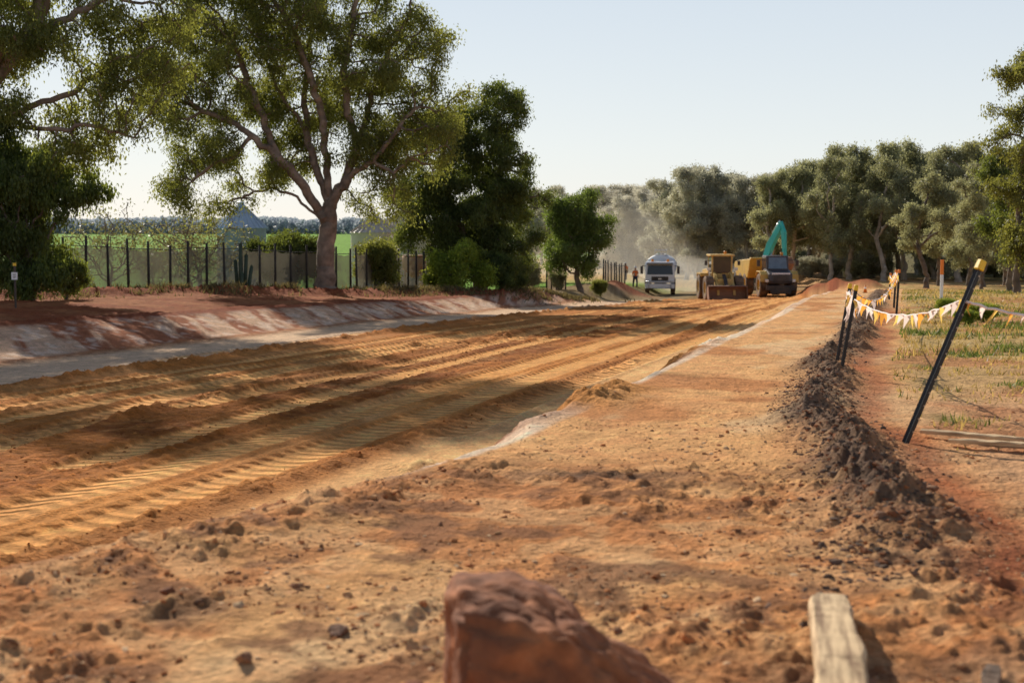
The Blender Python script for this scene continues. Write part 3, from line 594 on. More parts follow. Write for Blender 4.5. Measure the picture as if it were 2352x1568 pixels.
B().cyl((-1.1,-1.42,1.1),(1.1,-1.42,1.1),.035).cyl((-1.1,-1.42,.55),(1.1,-1.42,.55),.035).cyl((-.85,-1.42,.5),(-.85,-1.42,1.15),.03).cyl((.85,-1.42,.5),(.85,-1.42,1.15),.03).obj("bull_bar",CHROME,T,smooth=True)
for sx in (-1,1):
    B().box((sx*.92,-1.1,1.08),(.34,.08,.2)).obj("headlight",LAMP,T,.02); B().cyl((sx*1.13,-.95,2.3),(sx*1.4,-1.05,2.3),.025).box((sx*1.42,-1.05,1.98),(.2,.08,.6)).obj("mirror",BLACK,T,.01)
    B().cyl((sx*.6,-.4,2.6),(sx*.6,-.4,2.82),.1).obj("beacon",AMB,T,smooth=True)
B().box((0,-1.1,2.48),(2.0,.35,.08),rx=.25).obj("sun_visor",BLACK,T)
tb=B(); pts=[(math.cos(t)*1.28,2.15+math.sin(t)*.95) for t in [i*2*math.pi/28 for i in range(28)]]
n=28; tb.add([(p[0],1.2,p[1]) for p in pts]+[(p[0],6.6,p[1]) for p in pts],[(i,(i+1)%n,n+(i+1)%n,n+i) for i in range(n)]+[tuple(range(n))[::-1],tuple(range(n,2*n))]); tb.obj("tank",TANK,T,.04,True)
B().box((0,3.8,3.12),(.9,4.6,.06)).cyl((-.45,1.3,3.5),(-.45,6.2,3.5),.03).cyl((.45,1.3,3.5),(.45,6.2,3.5),.03).cyl((-.45,1.3,3.1),(-.45,1.3,3.5),.03).cyl((.45,1.3,3.1),(.45,1.3,3.5),.03).cyl((-.45,1.3,3.5),(.45,1.3,3.5),.03).cyl((0,2,3.1),(0,2,3.3),.25).obj("walkway",CHROME,T)
B().box((0,3,.8),(.9,7.2,.25)).obj("chassis",BLACK,T,.02)
for y_ in (-.2,4.2,5.5):
    for sx in (-1,1): wheel(T,sx*1.0,y_,.55,.36,WHITE,sx)
for sx in(-1,1): B().prism([(-.85,.85),(-.75,1.15),(-.2,1.26),(.35,1.15),(.45,.85),(.4,.85),(.3,1.08),(-.2,1.2),(-.7,1.08),(-.8,.85)],sx*.96,sx*1.2).obj("mudguard",BLACK,T)
# --- wheel loader
gx,gy=15.5,106
T=empty("wheel_loader",(gx,gy,H(gx,gy)),"dusty tan wheel loader pushing its bucket along the ground","loader",.03)
for sx in (-1,1):
    for y_ in (-1.45,1.6): wheel(T,sx*1.1,y_,.9,.62,DYEL,sx)
B().prism([(.7,1.0),(.7,2.1),(1.2,2.3),(3.3,2.15),(3.55,1.6),(3.5,.8),(.9,.7)],-.8,.8).obj("engine_cover",DYEL,T,.05)
B().box((0,-1.2,1.15),(1.1,1.9,.9)).box((0,.2,.95),(.7,1.4,.5)).box((0,-1.45,.8),(1.7,.3,.3)).obj("front_frame",DYEL,T,.04)
for sx in(-1,1): B().prism([(.7,1.75),(.8,1.95),(2.4,1.95),(2.6,1.6),(2.5,1.6),(2.3,1.85),(.9,1.85),(.8,1.7)],sx*.8,sx*1.36).obj("mudguard",DYEL,T)
c=B()
for sx in(-1,1):
    for y_ in(-.75,.75): c.box((sx*.72,y_,2.5),(.12,.12,1.5))
c.box((0,0,3.3),(1.8,1.9,.14)).box((0,0,1.7),(1.5,1.6,.16)).box((0,-.8,1.85),(1.44,.05,.2)); c.obj("cab",DYEL,T,.03)
B().box((0,-.78,2.6),(1.3,.02,1.2)).box((.74,0,2.5),(.02,1.3,1.2)).box((-.74,0,2.5),(.02,1.3,1.2)).obj("cab_glass",mat("tinted_glass",(.035,.035,.03),.1,0,.1,2,.1),T)
B().cyl((0,.2,1.75),(0,.2,2.35),.22,.16).cyl((0,.2,2.35),(0,.2,2.6),.11,.1).obj("seat",BLACK,T,smooth=True)
for sx in(-1,1):
    B().prism([(-.5,2.0),(-.3,2.2),(-1.6,1.85),(-2.7,.75),(-2.75,.45),(-2.45,.5),(-1.7,1.3)],sx*.5,sx*.68).obj("lift_arm",DYEL,T,.02)
    B().box((sx*1.0,-.9,2.3),(.28,.15,.22)).cyl((sx*.9,-.85,1.7),(sx*1.0,-.85,2.2),.05).obj("headlight",LAMP,T,.01)
B().prism([(-1.6,1.8),(-1.5,1.95),(-2.4,1.5),(-2.75,1.1),(-2.65,1.05)],-.12,.12).obj("tilt_link",BLACK,T)
bk=B()
arc=[(-3.2,1.15),(-2.95,1.18),(-2.72,1.1),(-2.6,.9),(-2.55,.7),(-2.62,.4),(-2.8,.18),(-3.1,.08),(-3.75,.05)]
inn=[(y_-(.05 if i<7 else 0),z_+(.05 if i>5 else 0)-(.05 if i<3 else 0)) for i,(y_,z_) in enumerate(arc)][::-1]
bk.prism(arc+inn,-1.42,1.42)
for sx in(-1.42,1.38): bk.prism(arc,sx,sx+.04)
for i in range(8): bk.box((-1.26+i*.36,-3.82,.07),(.12,.22,.07))
bk.obj("bucket",STEEL,T)
B().cyl((.4,.2,3.35),(.4,.2,3.6),.11).obj("beacon",AMB,T,smooth=True)
B().cyl((.35,1.9,2.1),(.35,1.9,3.0),.06).obj("exhaust_pipe",BLACK,T,smooth=True)
for sx in(-1,1): B().cyl((sx*.8,-.8,2.9),(sx*1.2,-.95,2.9),.02).box((sx*1.22,-.95,2.75),(.2,.06,.35)).obj("mirror",BLACK,T)
# --- articulated dump truck
gx,gy=20.2,109
T=empty("dump_truck",(gx,gy,H(gx,gy)),"articulated dump truck with dark front and yellow tipper body","truck",.03)
for sx in(-1,1): wheel(T,sx*1.1,-.3,.9,.65,YEL,sx)
B().prism([(-1.75,1.05),(-1.85,1.3),(-1.8,1.8),(-.7,2.1),(.2,2.15),(.2,1.05)],-.9,.9).obj("bonnet",NAVY,T,.07)
b=B()
for i in range(6): b.box((0,-1.86,1.15+i*.1),(1.2,.04,.05))
b.obj("grille",BLACK,T); B().box((0,-1.9,1.84),(1.4,.05,.12)).obj("name_band",WHITE,T,.01)
B().box((0,-1.75,.75),(2.2,.35,.4)).box((0,-1.9,.45),(1.6,.1,.3)).obj("bumper",BLACK,T,.04)
for sx in(-1,1):
    B().prism([(-1.45,1.2),(-1.35,1.75),(-.9,2.0),(.2,2.0),(.6,1.7),(.6,1.6),(.15,1.9),(-.85,1.9),(-1.25,1.65),(-1.35,1.2)],sx*.75,sx*1.45).obj("mudguard",YEL,T,.03)
    B().box((sx*1.0,-1.6,1.3),(.3,.3,.22)).obj("headlight",LAMP,T,.03)
    B().cyl((sx*.8,-.4,2.8),(sx*1.45,-.7,2.85),.025).box((sx*1.48,-.7,2.6),(.25,.07,.5)).obj("mirror",BLACK,T,.01)
B().prism([(-.7,2.05),(-.45,3.15),(1.1,3.15),(1.15,2.0)],-.85,.85).obj("cab",NAVY,T,.05)
B().add([(-.72,-.712,2.18),(.72,-.712,2.18),(.66,-.515,3.02),(-.66,-.515,3.02)],[(0,1,2,3)]).obj("windscreen",mat("blue_glass",(.16,.22,.28),.08,0,.15),T)
for sx in(-1,1): B().add([(sx*.856,-.5,2.2),(sx*.856,.9,2.2),(sx*.856,.9,3.0),(sx*.856,-.35,3.0)],[(0,1,2,3)]).obj("side_window",GLASS,T)
B().cyl((.5,.3,3.15),(.5,.3,3.4),.11).obj("beacon",AMB,T,smooth=True)
D=B()
D.prism([(1.6,2.7),(1.5,2.85),(2.2,2.85),(6.8,2.6),(7.3,2.3),(6.6,1.4),(2.4,1.35),(1.9,2.0)],-1.4,1.4)
D.box((0,1.75,2.9),(2.7,.5,.12)); D.obj("tipper_body",YEL,T,.06,rot=(0,0,.03),loc=(-.2,.3,0))
B().box((0,3.8,1.1),(1.0,6.2,.5)).obj("chassis",BLACK,T,rot=(0,0,.03))
for y_ in(3.6,5.2):
    for sx in(-1,1): wheel(T,sx*1.1-y_*.03-.2,y_,.85,.65,YEL,sx)
# --- excavator
gx,gy=23.2,133
T=empty("excavator",(gx,gy,H(gx,gy)),"teal excavator with raised boom working behind the trucks","excavator",.5); T.scale=(.95,.95,.95)
for sx in(-1,1):
    B().prism([(-2.2,.35),(-1.9,.05),(1.9,.05),(2.2,.35),(2.2,.65),(1.9,.95),(-1.9,.95),(-2.2,.65)],sx*1.0,sx*1.55).obj("track",RUB,T,.04)
B().box((0,0,.6),(2.0,1.8,.5)).cyl((0,0,.8),(0,0,1.15),.7).obj("undercarriage",BLACK,T)
B().box((0,.9,1.75),(2.7,3.0,1.15)).obj("house",TEAL,T,.08); B().box((0,2.5,1.55),(2.6,.6,.9)).obj("counterweight",NAVY,T,.15)
B().box((-.85,-1.0,2.1),(1.0,1.6,1.8),top=(.92,.9)).obj("cab",TEAL,T,.06); B().box((-.85,-1.78,2.2),(.8,.05,1.3),rx=.05).box((-1.345,-1,2.3),(.03,1.2,1.0)).obj("cab_window",GLASS,T)
B().prism([(-.2,1.5),(-.55,3.2),(-1.15,4.6),(-2.9,6.45),(-3.3,6.1),(-1.9,4.3),(-1.25,3.0),(-.75,1.4)],-.22,.22).obj("boom",TEAL,T,.02)
B().prism([(-2.8,6.7),(-3.15,6.75),(-3.75,5.7),(-3.85,3.2),(-3.5,3.2),(-3.25,5.4)],-.14,.14).obj("arm",TEAL,T,.02)
B().cyl((.05,-1.1,1.6),(.05,-1.6,3.7),.08).obj("hydraulic_ram",CHROME,T,smooth=True); B().cyl((.05,-1.7,5.6),(.05,-2.8,6.8),.07).obj("hydraulic_ram",CHROME,T,smooth=True)
B().prism([(-3.5,3.4),(-4.1,3.3),(-4.5,2.7),(-4.2,2.1),(-3.5,2.0),(-3.7,2.4),(-4.0,2.6),(-3.9,3.0),(-3.6,3.1)],-.5,.5).obj("bucket",STEEL,T)
# ------------------------------------------------------------ people
SKIN=mat("skin",(.5,.3,.2),.6,0,.05); HIV=mat("orange_hi_vis",(.9,.18,.02),.6,0,.08); TRO=mat("navy_cloth",(.03,.04,.07),.8,0,.2); HELM=mat("white_helmet",(.75,.75,.72),.3,0,.05)
def skin(name,pts,ed,rad,m,par,sub=1):
    me=bpy.data.meshes.new(name); me.from_pydata(pts,ed,[])
    o=bpy.data.objects.new(name,me); link(o,par); md=o.modifiers.new("s",'SKIN')
    if not me.skin_vertices:
        import bmesh
        bm=bmesh.new(); bm.from_mesh(me); bm.verts.layers.skin.verify(); bm.to_mesh(me); bm.free()
    sv=me.skin_vertices[0].data
    for i,r_ in enumerate(rad): sv[i].radius=(r_,r_)
    sv[0].use_root=True; s2_=o.modifiers.new("u",'SUBSURF'); s2_.levels=sub; s2_.render_levels=sub; md.use_smooth_shade=True; me.materials.append(m); return o
def person(x,y,rot,label,step=.12):
    T=empty("person",(x,y,H(x,y)),label,"person",rot,"road workers")
    p=[(0,0,.95),(0,0,1.2),(0,0,1.42),(0,0,1.53),(0,-.02,1.64),(0,-.01,1.74),(.1,0,.9),(.11,-step,.5),(.12,-step*.6,.08),(.12,-step-.1,.04),(-.1,0,.9),(-.11,step,.5),(-.12,step*1.6,.08),(-.12,step*1.3-.1,.04),(.19,0,1.42),(.25,.04,1.15),(.26,-.06,.9),(.26,-.1,.8),(-.19,0,1.42),(-.25,.02,1.15),(-.26,-.12,.92),(-.26,-.18,.84)]
    e=[(0,1),(1,2),(2,3),(3,4),(4,5),(0,6),(6,7),(7,8),(8,9),(0,10),(10,11),(11,12),(12,13),(2,14),(14,15),(15,16),(16,17),(2,18),(18,19),(19,20),(20,21)]
    rd=[.14,.13,.15,.055,.1,.08,.09,.06,.045,.045,.09,.06,.045,.045,.065,.045,.033,.035,.065,.045,.033,.035]
    skin("body",p,e,rd,SKIN,T,2)
    skin("hi_vis_shirt",[p[i] for i in (1,2,14,15,18,19)]+[(0,0,.98)],[(0,1),(1,2),(2,3),(1,4),(4,5),(0,6)],[.155,.175,.085,.065,.085,.065,.16],HIV,T)
    skin("trousers",[p[0],p[6],p[7],p[8],p[10],p[11],p[12]],[(0,1),(1,2),(2,3),(0,4),(4,5),(5,6)],[.16,.11,.085,.07,.11,.085,.07],TRO,T)
    B().cyl((0,-.01,1.7),(0,-.01,1.76),.135,.12).cyl((0,-.01,1.76),(0,-.01,1.83),.12,.06).box((0,-.13,1.71),(.2,.12,.02)).obj("helmet",HELM,T,.01,True)
person(10.4,120,.3,"worker in orange hi-vis shirt and helmet walking on site"); person(11.2,140,-1,"worker in orange hi-vis shirt and helmet standing on site",.05)
# ------------------------------------------------------------ silos
GALV=mat("galvanised_shaded",(.27,.32,.40),.6,0,.1,1.5,.05); GROOF=mat("galvanised_roof",(.46,.55,.66),.5,0,.1,1.5,.0); CREAM=mat("cream_steel",(.62,.53,.43),.6,0,.1,1,.1); RUST=mat("rust_orange",(.5,.22,.08),.7,0,.25,2)  # silo wall shade painted into the darker galvanised colour, roof kept lighter
def silo(x,y,rad,hw,hr,m,label,mr=None):
    T=empty("grain_silo",(x,y,H(x,y)-.1),label,"silo"); n=48; nz=int(hw/.11)*2; mr=mr or m
    v=[];f=[]
    for j in range(nz+1):
        rr_=rad+(.018 if j%2 else 0)
        for i in range(n): t=i*2*math.pi/n; v.append((rr_*math.cos(t),rr_*math.sin(t),j*hw/nz))
    for j in range(nz):
        for i in range(n): f.append((j*n+i,j*n+(i+1)%n,(j+1)*n+(i+1)%n,(j+1)*n+i))
    B().add(v,f).obj("wall",m,T,smooth=False)
    rb=B().cyl((0,0,hw-.05),(0,0,hw+hr),rad*1.06,.22,24)
    for i in range(24):
        t=i*2*math.pi/24; rb.cyl((rad*1.07*math.cos(t),rad*1.07*math.sin(t),hw-.02),(.22*math.cos(t),.22*math.sin(t),hw+hr+.03),.035,.03,5)
    rb.obj("roof",mr,T); B().cyl((0,0,hw+hr-.02),(0,0,hw+hr+.2),.25,.22).cyl((0,0,hw+hr+.2),(0,0,hw+hr+.3),.3,.05).obj("hatch",mr,T)
    l=B().cyl((rad*.5,-rad*.9-.06,0),(rad*.5,-rad*.9-.06,hw),.02,None,6).cyl((rad*.5+.35,-rad*.9-.0,0),(rad*.5+.35,-rad*.9,hw),.02,None,6); l.obj("ladder",m,T)
silo(-18.4,97,1.65,4.4,1.5,GALV,"blue-grey galvanised grain silo with conical roof",GROOF)
silo(-10.3,108,1.9,4.3,1.1,CREAM,"cream grain silo with conical roof behind trees"); silo(-9.0,115,2.2,4.9,1.1,CREAM,"cream grain silo with conical roof behind trees"); silo(-6.9,105,1.3,4.4,.7,CREAM,"cream storage tank behind the fence")
T=empty("field_bin",(-6.6,96,H(-6.6,96)),"rusty orange grain bin standing on legs","bin")
B().cyl((0,0,1.4),(0,0,2.3),.8,.8,20).cyl((0,0,.8),(0,0,1.4),.2,.8,20).obj("hopper",RUST,T,smooth=True)
for i in range(4): a=i*math.pi/2+.7; B().cyl((.75*math.cos(a),.75*math.sin(a),0),(.75*math.cos(a),.75*math.sin(a),2),.04).obj("leg",RUST,T)
# ------------------------------------------------------------ fences
POST=mat("fence_post",(.045,.04,.036),.85,0,.3,4); 
def clothmat(name,col,al):
    m,nt,b=nmat(name); out=nt.nodes['Material Output']; tc=N(nt,'ShaderNodeTexCoord'); no=N(nt,'ShaderNodeTexNoise'); no.inputs['Scale'].default_value=1.2;no.inputs['Detail'].default_value=5; nt.links.new(tc.outputs['Object'],no.inputs['Vector'])
    r_=N(nt,'ShaderNodeMapRange'); r_.inputs[1].default_value=.35;r_.inputs[2].default_value=.65;r_.inputs[3].default_value=al-.15;r_.inputs[4].default_value=al+.12; nt.links.new(no.outputs['Fac'],r_.inputs[0])
    b.inputs['Base Color'].default_value=(*col,1); b.inputs['Roughness'].default_value=.9
    tr=N(nt,'ShaderNodeBsdfTransparent'); tl=N(nt,'ShaderNodeBsdfTranslucent'); tl.inputs['Color'].default_value=(*[k*1.2 for k in col],1)
    m0=N(nt,'ShaderNodeMixShader'); m0.inputs[0].default_value=.25; nt.links.new(b.outputs[0],m0.inputs[1]); nt.links.new(tl.outputs[0],m0.inputs[2])
    mx=N(nt,'ShaderNodeMixShader'); nt.links.new(r_.outputs[0],mx.inputs[0]); nt.links.new(tr.outputs[0],mx.inputs[1]); nt.links.new(m0.outputs[0],mx.inputs[2]); nt.links.new(mx.outputs[0],out.inputs['Surface']); return m
CLO=clothmat("shade_cloth",(.17,.155,.115),.74)
def fence(p0,p1,sp,h,label,seed,mat_=CLO):
    r=rs(seed); p0=np.array(p0);p1=np.array(p1); L=np.linalg.norm(p1-p0); n=int(L/sp); T=empty("fence",(p0[0],p0[1],H(*p0)),label,"fence"); bz=H(*p0); tops=[];bots=[]
    for i in range(n+1):
        q=p0+(p1-p0)*i/n+r.normal(0,.025,2); z=H(*q)-bz; x,y=q-p0; hh=h*r.uniform(.98,1.10); l=r.normal(0,.025,2)
        B().cyl((x,y,z-.2),(x+l[0],y+l[1],z+hh),.065,.05,8).obj("post",POST,T,smooth=True)
        tops.append((x+l[0]*.9,y+.07,z+h*r.uniform(.88,.94))); bots.append((x,y+.07,z+.05))
    v=[];f=[];K=6
    for i in range(n):
        for k in range(K+1 if i==n-1 else K):
            t=k/K; sag=.1*4*t*(1-t)*r.uniform(.5,1.3)
            a=np.array(tops[i])*(1-t)+np.array(tops[i+1])*t; a[2]-=sag; b_=np.array(bots[i])*(1-t)+np.array(bots[i+1])*t; w=.05*math.sin(t*6.28); 
            m_=(a+b_)/2; m_[1]+=w; v+=[b_,m_,a]
    m=len(v)//3
    for i in range(m-1): f+=[(3*i,3*i+3,3*i+4,3*i+1),(3*i+1,3*i+4,3*i+5,3*i+2)]
    B().add(v,f).obj("shade_cloth",mat_,T,smooth=True)
    w=B()
    for i in range(n): w.cyl(tops[i],tops[i+1],.02,None,5)
    w.obj("top_wire",POST,T)
fence((-19.6,53.5),(-8.2,72.2),1.15,2.15,"sagging shade-cloth fence on dark timber posts",1)
fence((-8.0,73.5),(-4.1,86),1.15,2.2,"shade-cloth fence on dark posts beside the silos",2,clothmat("pale_cloth",(.26,.22,.16),.7))
fence((7.2,113),(9.6,121),1.0,1.9,"wire and picket fence panel on the bank",3,clothmat("tan_cloth",(.46,.37,.28),.7)); fence((2.4,99),(3.9,103),.9,1.7,"tan fence panel beside the small tree",4,clothmat("tan_cloth",(.5,.37,.25),.85))
# cactus
T=empty("cactus",(-12.3,64.5,H(-12.3,64.5)),"tall dark columnar cactus cluster in front of the fence","cactus"); CAC=mat("cactus_green",(.05,.075,.045),.7,0,.3,5)
for i,(dx,dy,h) in enumerate([(0,0,2.2),(.25,.1,1.7),(-.25,.1,1.45),(.5,0,1.2),(.1,-.2,.9)]): B().cyl((dx*.6,dy,-.1),(dx,dy,h),.09,.08,10).cyl((dx,dy,h),(dx,dy,h+.08),.08,.02,10).obj("stem",CAC,T,smooth=True)
# ------------------------------------------------------------ pickets, bunting, signs
YC=mat("yellow_cap",(.9,.55,.02),.4,0,.08); OR_=mat("orange_plastic",(.9,.24,.03),.5,0,.05)
def shaftmat():
    m,nt,b=nmat("punched_steel"); L=nt.links.new; tc=N(nt,'ShaderNodeTexCoord'); sp=N(nt,'ShaderNodeSeparateXYZ'); L(tc.outputs['Object'],sp.inputs[0])
    a=N(nt,'ShaderNodeMath',operation='MULTIPLY'); a.inputs[1].default_value=57.; L(sp.outputs['Z'],a.inputs[0]); s_=N(nt,'ShaderNodeMath',operation='SINE'); L(a.outputs[0],s_.inputs[0])
    g=N(nt,'ShaderNodeMath',operation='GREATER_THAN'); g.inputs[1].default_value=.93; L(s_.outputs[0],g.inputs[0]); g2=N(nt,'ShaderNodeMath',operation='LESS_THAN'); g2.inputs[1].default_value=-.018; L(sp.outputs['Y'],g2.inputs[0])
    mm=N(nt,'ShaderNodeMath',operation='MULTIPLY'); L(g.outputs[0],mm.inputs[0]); L(g2.outputs[0],mm.inputs[1]); mx=N(nt,'ShaderNodeMix',data_type='RGBA'); L(mm.outputs[0],mx.inputs[0]); mx.inputs[6].default_value=(.022,.02,.02,1); mx.inputs[7].default_value=(.45,.36,.26,1); L(mx.outputs[2],b.inputs['Base Color']); b.inputs['Roughness'].default_value=.5; return m
SHM=shaftmat()
def picket(base,top,label,cap=YC,s=1.0):
    bz=H(*base)-.03; T=empty("star_picket",(base[0],base[1],bz),label,"post",0,"star pickets along the berm")
    d=Vector((top[0]-base[0],top[1]-base[1],top[2]-bz)); L=d.length; q=d.to_track_quat('Z','Y')
    b=B()
    for a in (0,2.094,4.188): b.box((math.sin(a)*.015*s,-math.cos(a)*.015*s,L/2-.15),(.007*s,.032*s,L+.3),rz=a)
    o=b.obj("shaft",SHM,T); o.rotation_mode='QUATERNION'; o.rotation_quaternion=q
    o=B().box((0,0,L-.02),(.062*s,.062*s,.085*s),top=(.9,.9)).obj("cap",cap,T,.01); o.rotation_mode='QUATERNION'; o.rotation_quaternion=q
picket((3.03,10.9),(3.66,11.1,1.3),"leaning black star picket with yellow cap in the berm")
picket((3.86,16.6),(4.02,16.6,.88),"black star picket with yellow cap holding bunting",YC,.8)
picket((4.12,18.0),(4.28,18.0,.84),"black star picket with yellow cap holding bunting",YC,.8)
picket((9.2,34),(9.25,34,.5),"small star picket holding bunting",OR_,1.0); picket((10.75,40),(10.8,40,.3),"small star picket holding bunting",OR_,1.1); picket((12.2,46),(12.25,46,.0),"small star picket holding bunting",OR_,1.1)
FL=[mat("flag_yellow",(.9,.58,.12),.6,0,.1),mat("flag_white",(.9,.76,.70),.6,0,.1),mat("flag_orange",(.9,.38,.05),.6,0,.1)]
for m_ in FL:
    nt=m_.node_tree; b_=nt.nodes["Principled BSDF"]; tl=N(nt,'ShaderNodeBsdfTranslucent'); tl.inputs['Color'].default_value=(*{0:(.95,.68,.18),1:(.95,.8,.74),2:(.95,.45,.08)}[FL.index(m_)],1); mx=N(nt,'ShaderNodeMixShader'); mx.inputs[0].default_value=.6
    nt.links.new(b_.outputs[0],mx.inputs[1]);nt.links.new(tl.outputs[0],mx.inputs[2]);nt.links.new(mx.outputs[0],nt.nodes['Material Output'].inputs['Surface'])
CORD=mat("white_cord",(.88,.76,.7),.7)
def bunting(a,b,sag,label,seed,fs=.17,sp=.2,order=(0,0,1),cr=.009,jt=.15):
    r=rs(seed); a=Vector(a);b=Vector(b); T=empty("bunting",a,label,"bunting",0,"bunting strung between pickets"); n=24; P_=[]
    for i in range(n+1):
        t=i/n; p=a.lerp(b,t)-a; p.z-=sag*4*t*(1-t)+r.normal(0,.004); P_.append(p)
    c=B()
    for i in range(n): c.cyl(P_[i],P_[i+1],cr,None,5,False)
    c.obj("cord",CORD,T)
    L=(b-a).length; k=int(L/sp); d=(b-a).normalized()
    for i in range(k):
        t=(i+.35+r.uniform(-jt,jt))/k; p=a.lerp(b,t)-a; p.z-=sag*4*t*(1-t); w=fs*.27; sw=Vector((r.normal(-.25,.3),r.normal(0,.3),-1)).normalized()*fs*r.uniform(.7,1.1)
        tw=Vector((1,d.y*.4,0)).normalized()*w; tw.rotate(Matrix.Rotation(r.normal(0,.7),3,'Z'))
        B().add([p-tw,p+tw,p+sw*.5+tw*.45+Vector((0,.03*r.normal(),0)),p+sw+Vector((.02*r.normal(),0,0)),p+sw*.5-tw*.45],[(0,1,2,4),(4,2,3)]).obj("flag",FL[order[i%len(order)]] if r.rand()<.85 else FL[2],T)
bunting((3.54,11.1,1.02),(4.0,16.6,.73),.16,"yellow and white bunting sagging between two pickets",1,.14,.22,(0,1,1))
bunting((3.53,11.05,1.0),(4.7,10.5,.86),.06,"yellow bunting stretched from the leaning picket",2,.15,.10,(2,1,0),.011)
bunting((4.0,16.6,.78),(4.27,18,.76),.06,"tangled white bunting between close pickets",3,.18,.12,(1,1,0)); bunting((4.0,16.6,.68),(4.27,18,.72),.12,"second strand of tangled white bunting",13,.18,.14,(1,1,1))
bunting((4.3,18,.78),(9.22,34,.44),.35,"orange and white bunting along the berm",4,.17,.8,(1,0,2)); bunting((9.22,34,.45),(10.78,40,.25),.12,"orange bunting between small pickets",5,.2,.4,(2,0,1),.014); bunting((10.78,40,.25),(12.22,46,-.05),.15,"orange bunting between small pickets",6,.2,.5,(2,1,0),.014)
# marker pole
T=empty("marker_pole",(14.2,47,H(14.2,47)),"white survey pole with orange top standing in grass","pole"); B().box((0,0,.35),(.10,.06,.9)).obj("shaft",WHITE,T,.01); B().box((0,0,1.05),(.102,.062,.5)).obj("top_band",OR_,T,.01)
T=empty("traffic_cone",(16.4,66,H(16.4,66)),"orange traffic cone beside the berm","cone"); T.scale=(.55,.55,.55); B().box((0,0,.02),(.4,.4,.04)).obj("foot",BLACK,T); B().cyl((0,0,.04),(0,0,.7),.16,.03).obj("cone_shell",OR_,T,smooth=True); B().cyl((0,0,.35),(0,0,.5),.102,.073).obj("reflective_band",WHITE,T,smooth=True)
T=empty("stake_sign",(-14.85,42.5,H(-14.85,42.5)),"small white sign on a dark stake with yellow cap","sign"); B().box((0,0,.55),(.05,.05,1.4)).obj("stake",BLACK,T); B().box((0,-.035,.95),(.18,.02,.22)).obj("sign_plate",WHITE,T); B().cyl((0,0,1.25),(0,0,1.34),.05).obj("cap",YC,T)
b=B(); [b.box((x_,-.047,z_),(w_,.003,.012)) for x_,z_,w_ in ((0,1.0,.1),(0,.97,.07),(0,.93,.1),(0,.9,.06))]; b.obj("sign_text",BLACK,T)
bunting((-1.2,95,H(-1.2,95)+.9),(1.6,99,H(1.6,99)+.9),.1,"orange bunting hanging on the bank by the trees",8,.35,.4,(2,2,2),.02)
# timbers
def woodmat(name,c0,c1):
    m,nt,b=nmat(name); tc=N(nt,'ShaderNodeTexCoord'); mp=N(nt,'ShaderNodeMapping'); mp.inputs['Scale'].default_value=(22,1.5,22); no=N(nt,'ShaderNodeTexNoise'); no.inputs['Scale'].default_value=1.6; no.inputs['Detail'].default_value=7
    nt.links.new(tc.outputs['Object'],mp.inputs[0]); nt.links.new(mp.outputs[0],no.inputs['Vector']); cr=N(nt,'ShaderNodeValToRGB'); cr.color_ramp.elements[0].position=.34; cr.color_ramp.elements[0].color=(*c0,1); cr.color_ramp.elements[1].position=.58; cr.color_ramp.elements[1].color=(*c1,1)
    nt.links.new(no.outputs['Fac'],cr.inputs[0]); nt.links.new(cr.outputs[0],b.inputs['Base Color']); b.inputs['Roughness'].default_value=.8
    bp=N(nt,'ShaderNodeBump'); bp.inputs['Strength'].default_value=.6; bp.inputs['Distance'].default_value=.01; nt.links.new(no.outputs['Fac'],bp.inputs['Height']); nt.links.new(bp.outputs[0],b.inputs['Normal']); return m
WOOD=woodmat("weathered_timber",(.28,.16,.075),(.76,.53,.29)); DWOOD=woodmat("dark_timber",(.05,.03,.02),(.16,.09,.05))
def plank(a,b,w,t,label,seed=0,e=.003,rough=.02,m=None):
    a=Vector(a);b=Vector(b); d=b-a; L=d.length; r=rs(seed); v=[];n=40; wn=np.convolve(r.normal(0,1,n+5),np.ones(5)/5,'valid')
    for i in range(n+1):
        s=i/n
        ww=w/2*(1+rough*2*wn[i]); ed=min(i,n-i)/4.; k=1-.25*math.exp(-ed*2.6); dx=w*.07*math.sin(s*5)+rough*w*wn[n-i]
        v+=[(-ww*k+dx,s*L,-t/2),(ww*k+dx,s*L,-t/2),(ww*k*1.02+dx,s*L,t*.3*k),(ww*k*.88+dx,s*L,t/2*k+e*r.normal()),(-ww*k*.86+dx,s*L,t/2*k+e*r.normal()),(-ww*k*1.02+dx,s*L,t*.3*k)]
    f=[]
    for i in range(n):
        for j in range(6): f.append((i*6+j,i*6+(j+1)%6,i*6+6+(j+1)%6,i*6+6+j))
    f+=[tuple(range(6)),tuple(6*n+5-j for j in range(6))]
    o=B().add(v,f).obj("timber_plank",m or WOOD,None,0,False); o.location=a; o.rotation_mode='QUATERNION'; o.rotation_quaternion=d.to_track_quat('Y','Z'); o["label"]=label;o["category"]="timber"
plank((.93,3.9,H(.93,3.9)+.22),(1.32,5.75,H(1.32,5.75)+.07),.165,.09,"thick weathered timber plank lying in the dirt",1,.004,.05)
plank((3.25,11.2,H(3.25,11.2)+.05),(5.0,10.1,H(5.0,10.1)+.05),.1,.03,"thin pale timber board lying on stony ground",2)
plank((3.35,10.8,H(3.35,10.8)+.04),(5.0,9.8,H(5.0,9.8)+.07),.09,.03,"thin pale timber board lying on stony ground",3)
plank((1.38,4.1,H(1.38,4.1)+.1),(1.72,4.95,H(1.72,4.95)+.06),.06,.05,"short dark stick lying in the dirt",4,.004,.08,DWOOD)
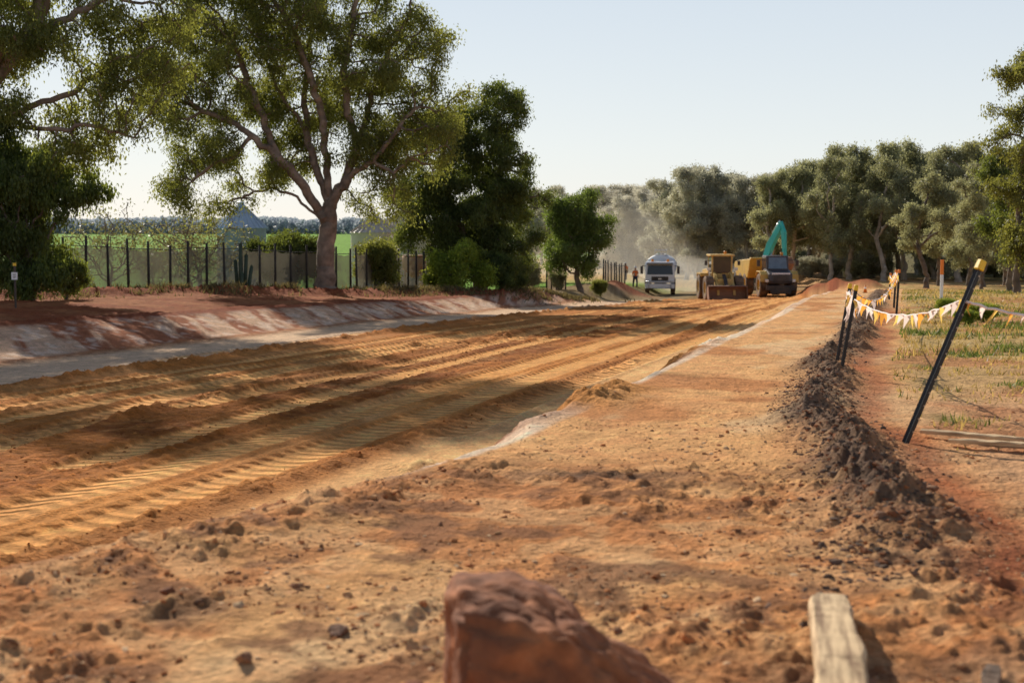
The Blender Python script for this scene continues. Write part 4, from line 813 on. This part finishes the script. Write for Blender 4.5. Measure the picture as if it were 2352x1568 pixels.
# green weeds right
for i,(x,y,s) in enumerate([(10.3,31,.2),(9.6,30,.15),(11.3,37,.16)]):
    tree("weed_bush",(x,y,H(x,y)),bm2[0],bm2[1],BARK,LB,"low yellow-green weed in the dry grass","weed",i,(s*1.3,s*1.3,s),"low weeds in the grass")
# ------------------------------------------------------------ dust
def dust(x,y,z,sx,sy,sz,den,label,col=(.98,.87,.72)):
    me=rockmesh(int(abs(x*7+y)),4,22,None,.1); m=bpy.data.materials.new("dust"); m.use_nodes=True; nt=m.node_tree; nt.nodes.clear(); out=N(nt,'ShaderNodeOutputMaterial'); v=N(nt,'ShaderNodeVolumeScatter'); v.inputs['Color'].default_value=(*col,1); v.inputs['Density'].default_value=den; v.inputs['Anisotropy'].default_value=.4
    nt.links.new(v.outputs[0],out.inputs['Volume']); me.materials.append(m)
    for p in me.polygons:p.use_smooth=True
    o=bpy.data.objects.new("dust_cloud",me); o.location=(x,y,z); o.scale=(sx,sy,sz); link(o); o["kind"]="stuff"; o["label"]=label;o["category"]="dust"
dust(16,131,-3.4,8,7,3.0,.035,"thin orange dust hanging behind the loader"); dust(14,170,-3.5,18,18,8,.014,"pale dust drifting over the road")
# ------------------------------------------------------------ light, sky, camera
EL=math.radians(29); az=math.radians(23)
sd=Vector((-math.sin(az)*math.cos(EL),math.cos(az)*math.cos(EL),math.sin(EL)))
l=bpy.data.lights.new("sun",'SUN'); l.energy=5; l.angle=math.radians(.5); l.color=(1,.92,.78); lo=bpy.data.objects.new("sun",l); lo.rotation_mode='QUATERNION'; lo.rotation_quaternion=sd.to_track_quat('Z','Y'); link(lo)
w=bpy.data.worlds.new("World"); bpy.context.scene.world=w; w.use_nodes=True; nt=w.node_tree; bg=nt.nodes['Background']; sk=N(nt,'ShaderNodeTexSky',sky_type='NISHITA'); sk.sun_disc=False; sk.sun_elevation=EL; sk.sun_rotation=-az; sk.air_density=1; sk.dust_density=.3; sk.ozone_density=2
tc=N(nt,'ShaderNodeTexCoord'); sp=N(nt,'ShaderNodeSeparateXYZ'); nt.links.new(tc.outputs['Generated'],sp.inputs[0]); cr=N(nt,'ShaderNodeValToRGB'); E=cr.color_ramp.elements
E[0].position=0; E[0].color=(.78,.79,.78,1); E[1].position=1; E[1].color=(.09,.13,.22,1)
for p,c in ((.05,(.75,.78,.79,1)),(.16,(.63,.69,.75,1)),(.28,(.24,.28,.34,1)),(.6,(.13,.17,.26,1))): e=E.new(p); e.color=c
nt.links.new(sp.outputs['Z'],cr.inputs[0]); bg.inputs[1].default_value=.015; nt.links.new(sk.outputs[0],bg.inputs[0])
b2=N(nt,'ShaderNodeBackground'); nt.links.new(cr.outputs[0],b2.inputs[0]); b2.inputs[1].default_value=.95
ad=N(nt,'ShaderNodeAddShader'); nt.links.new(bg.outputs[0],ad.inputs[0]); nt.links.new(b2.outputs[0],ad.inputs[1]); nt.links.new(ad.outputs[0],nt.nodes['World Output'].inputs['Surface'])
cam=bpy.data.cameras.new("camera"); co=bpy.data.objects.new("camera",cam); link(co); cam.lens=50; cam.sensor_width=36; co.location=(0,0,1.6); co.rotation_euler=(math.radians(90-4.71),0,0); cam.clip_end=12000; cam.clip_start=.05
cam.dof.use_dof=True; cam.dof.focus_distance=22; cam.dof.aperture_fstop=2.6
bpy.context.scene.camera=co
bpy.context.scene.view_settings.view_transform='Standard'
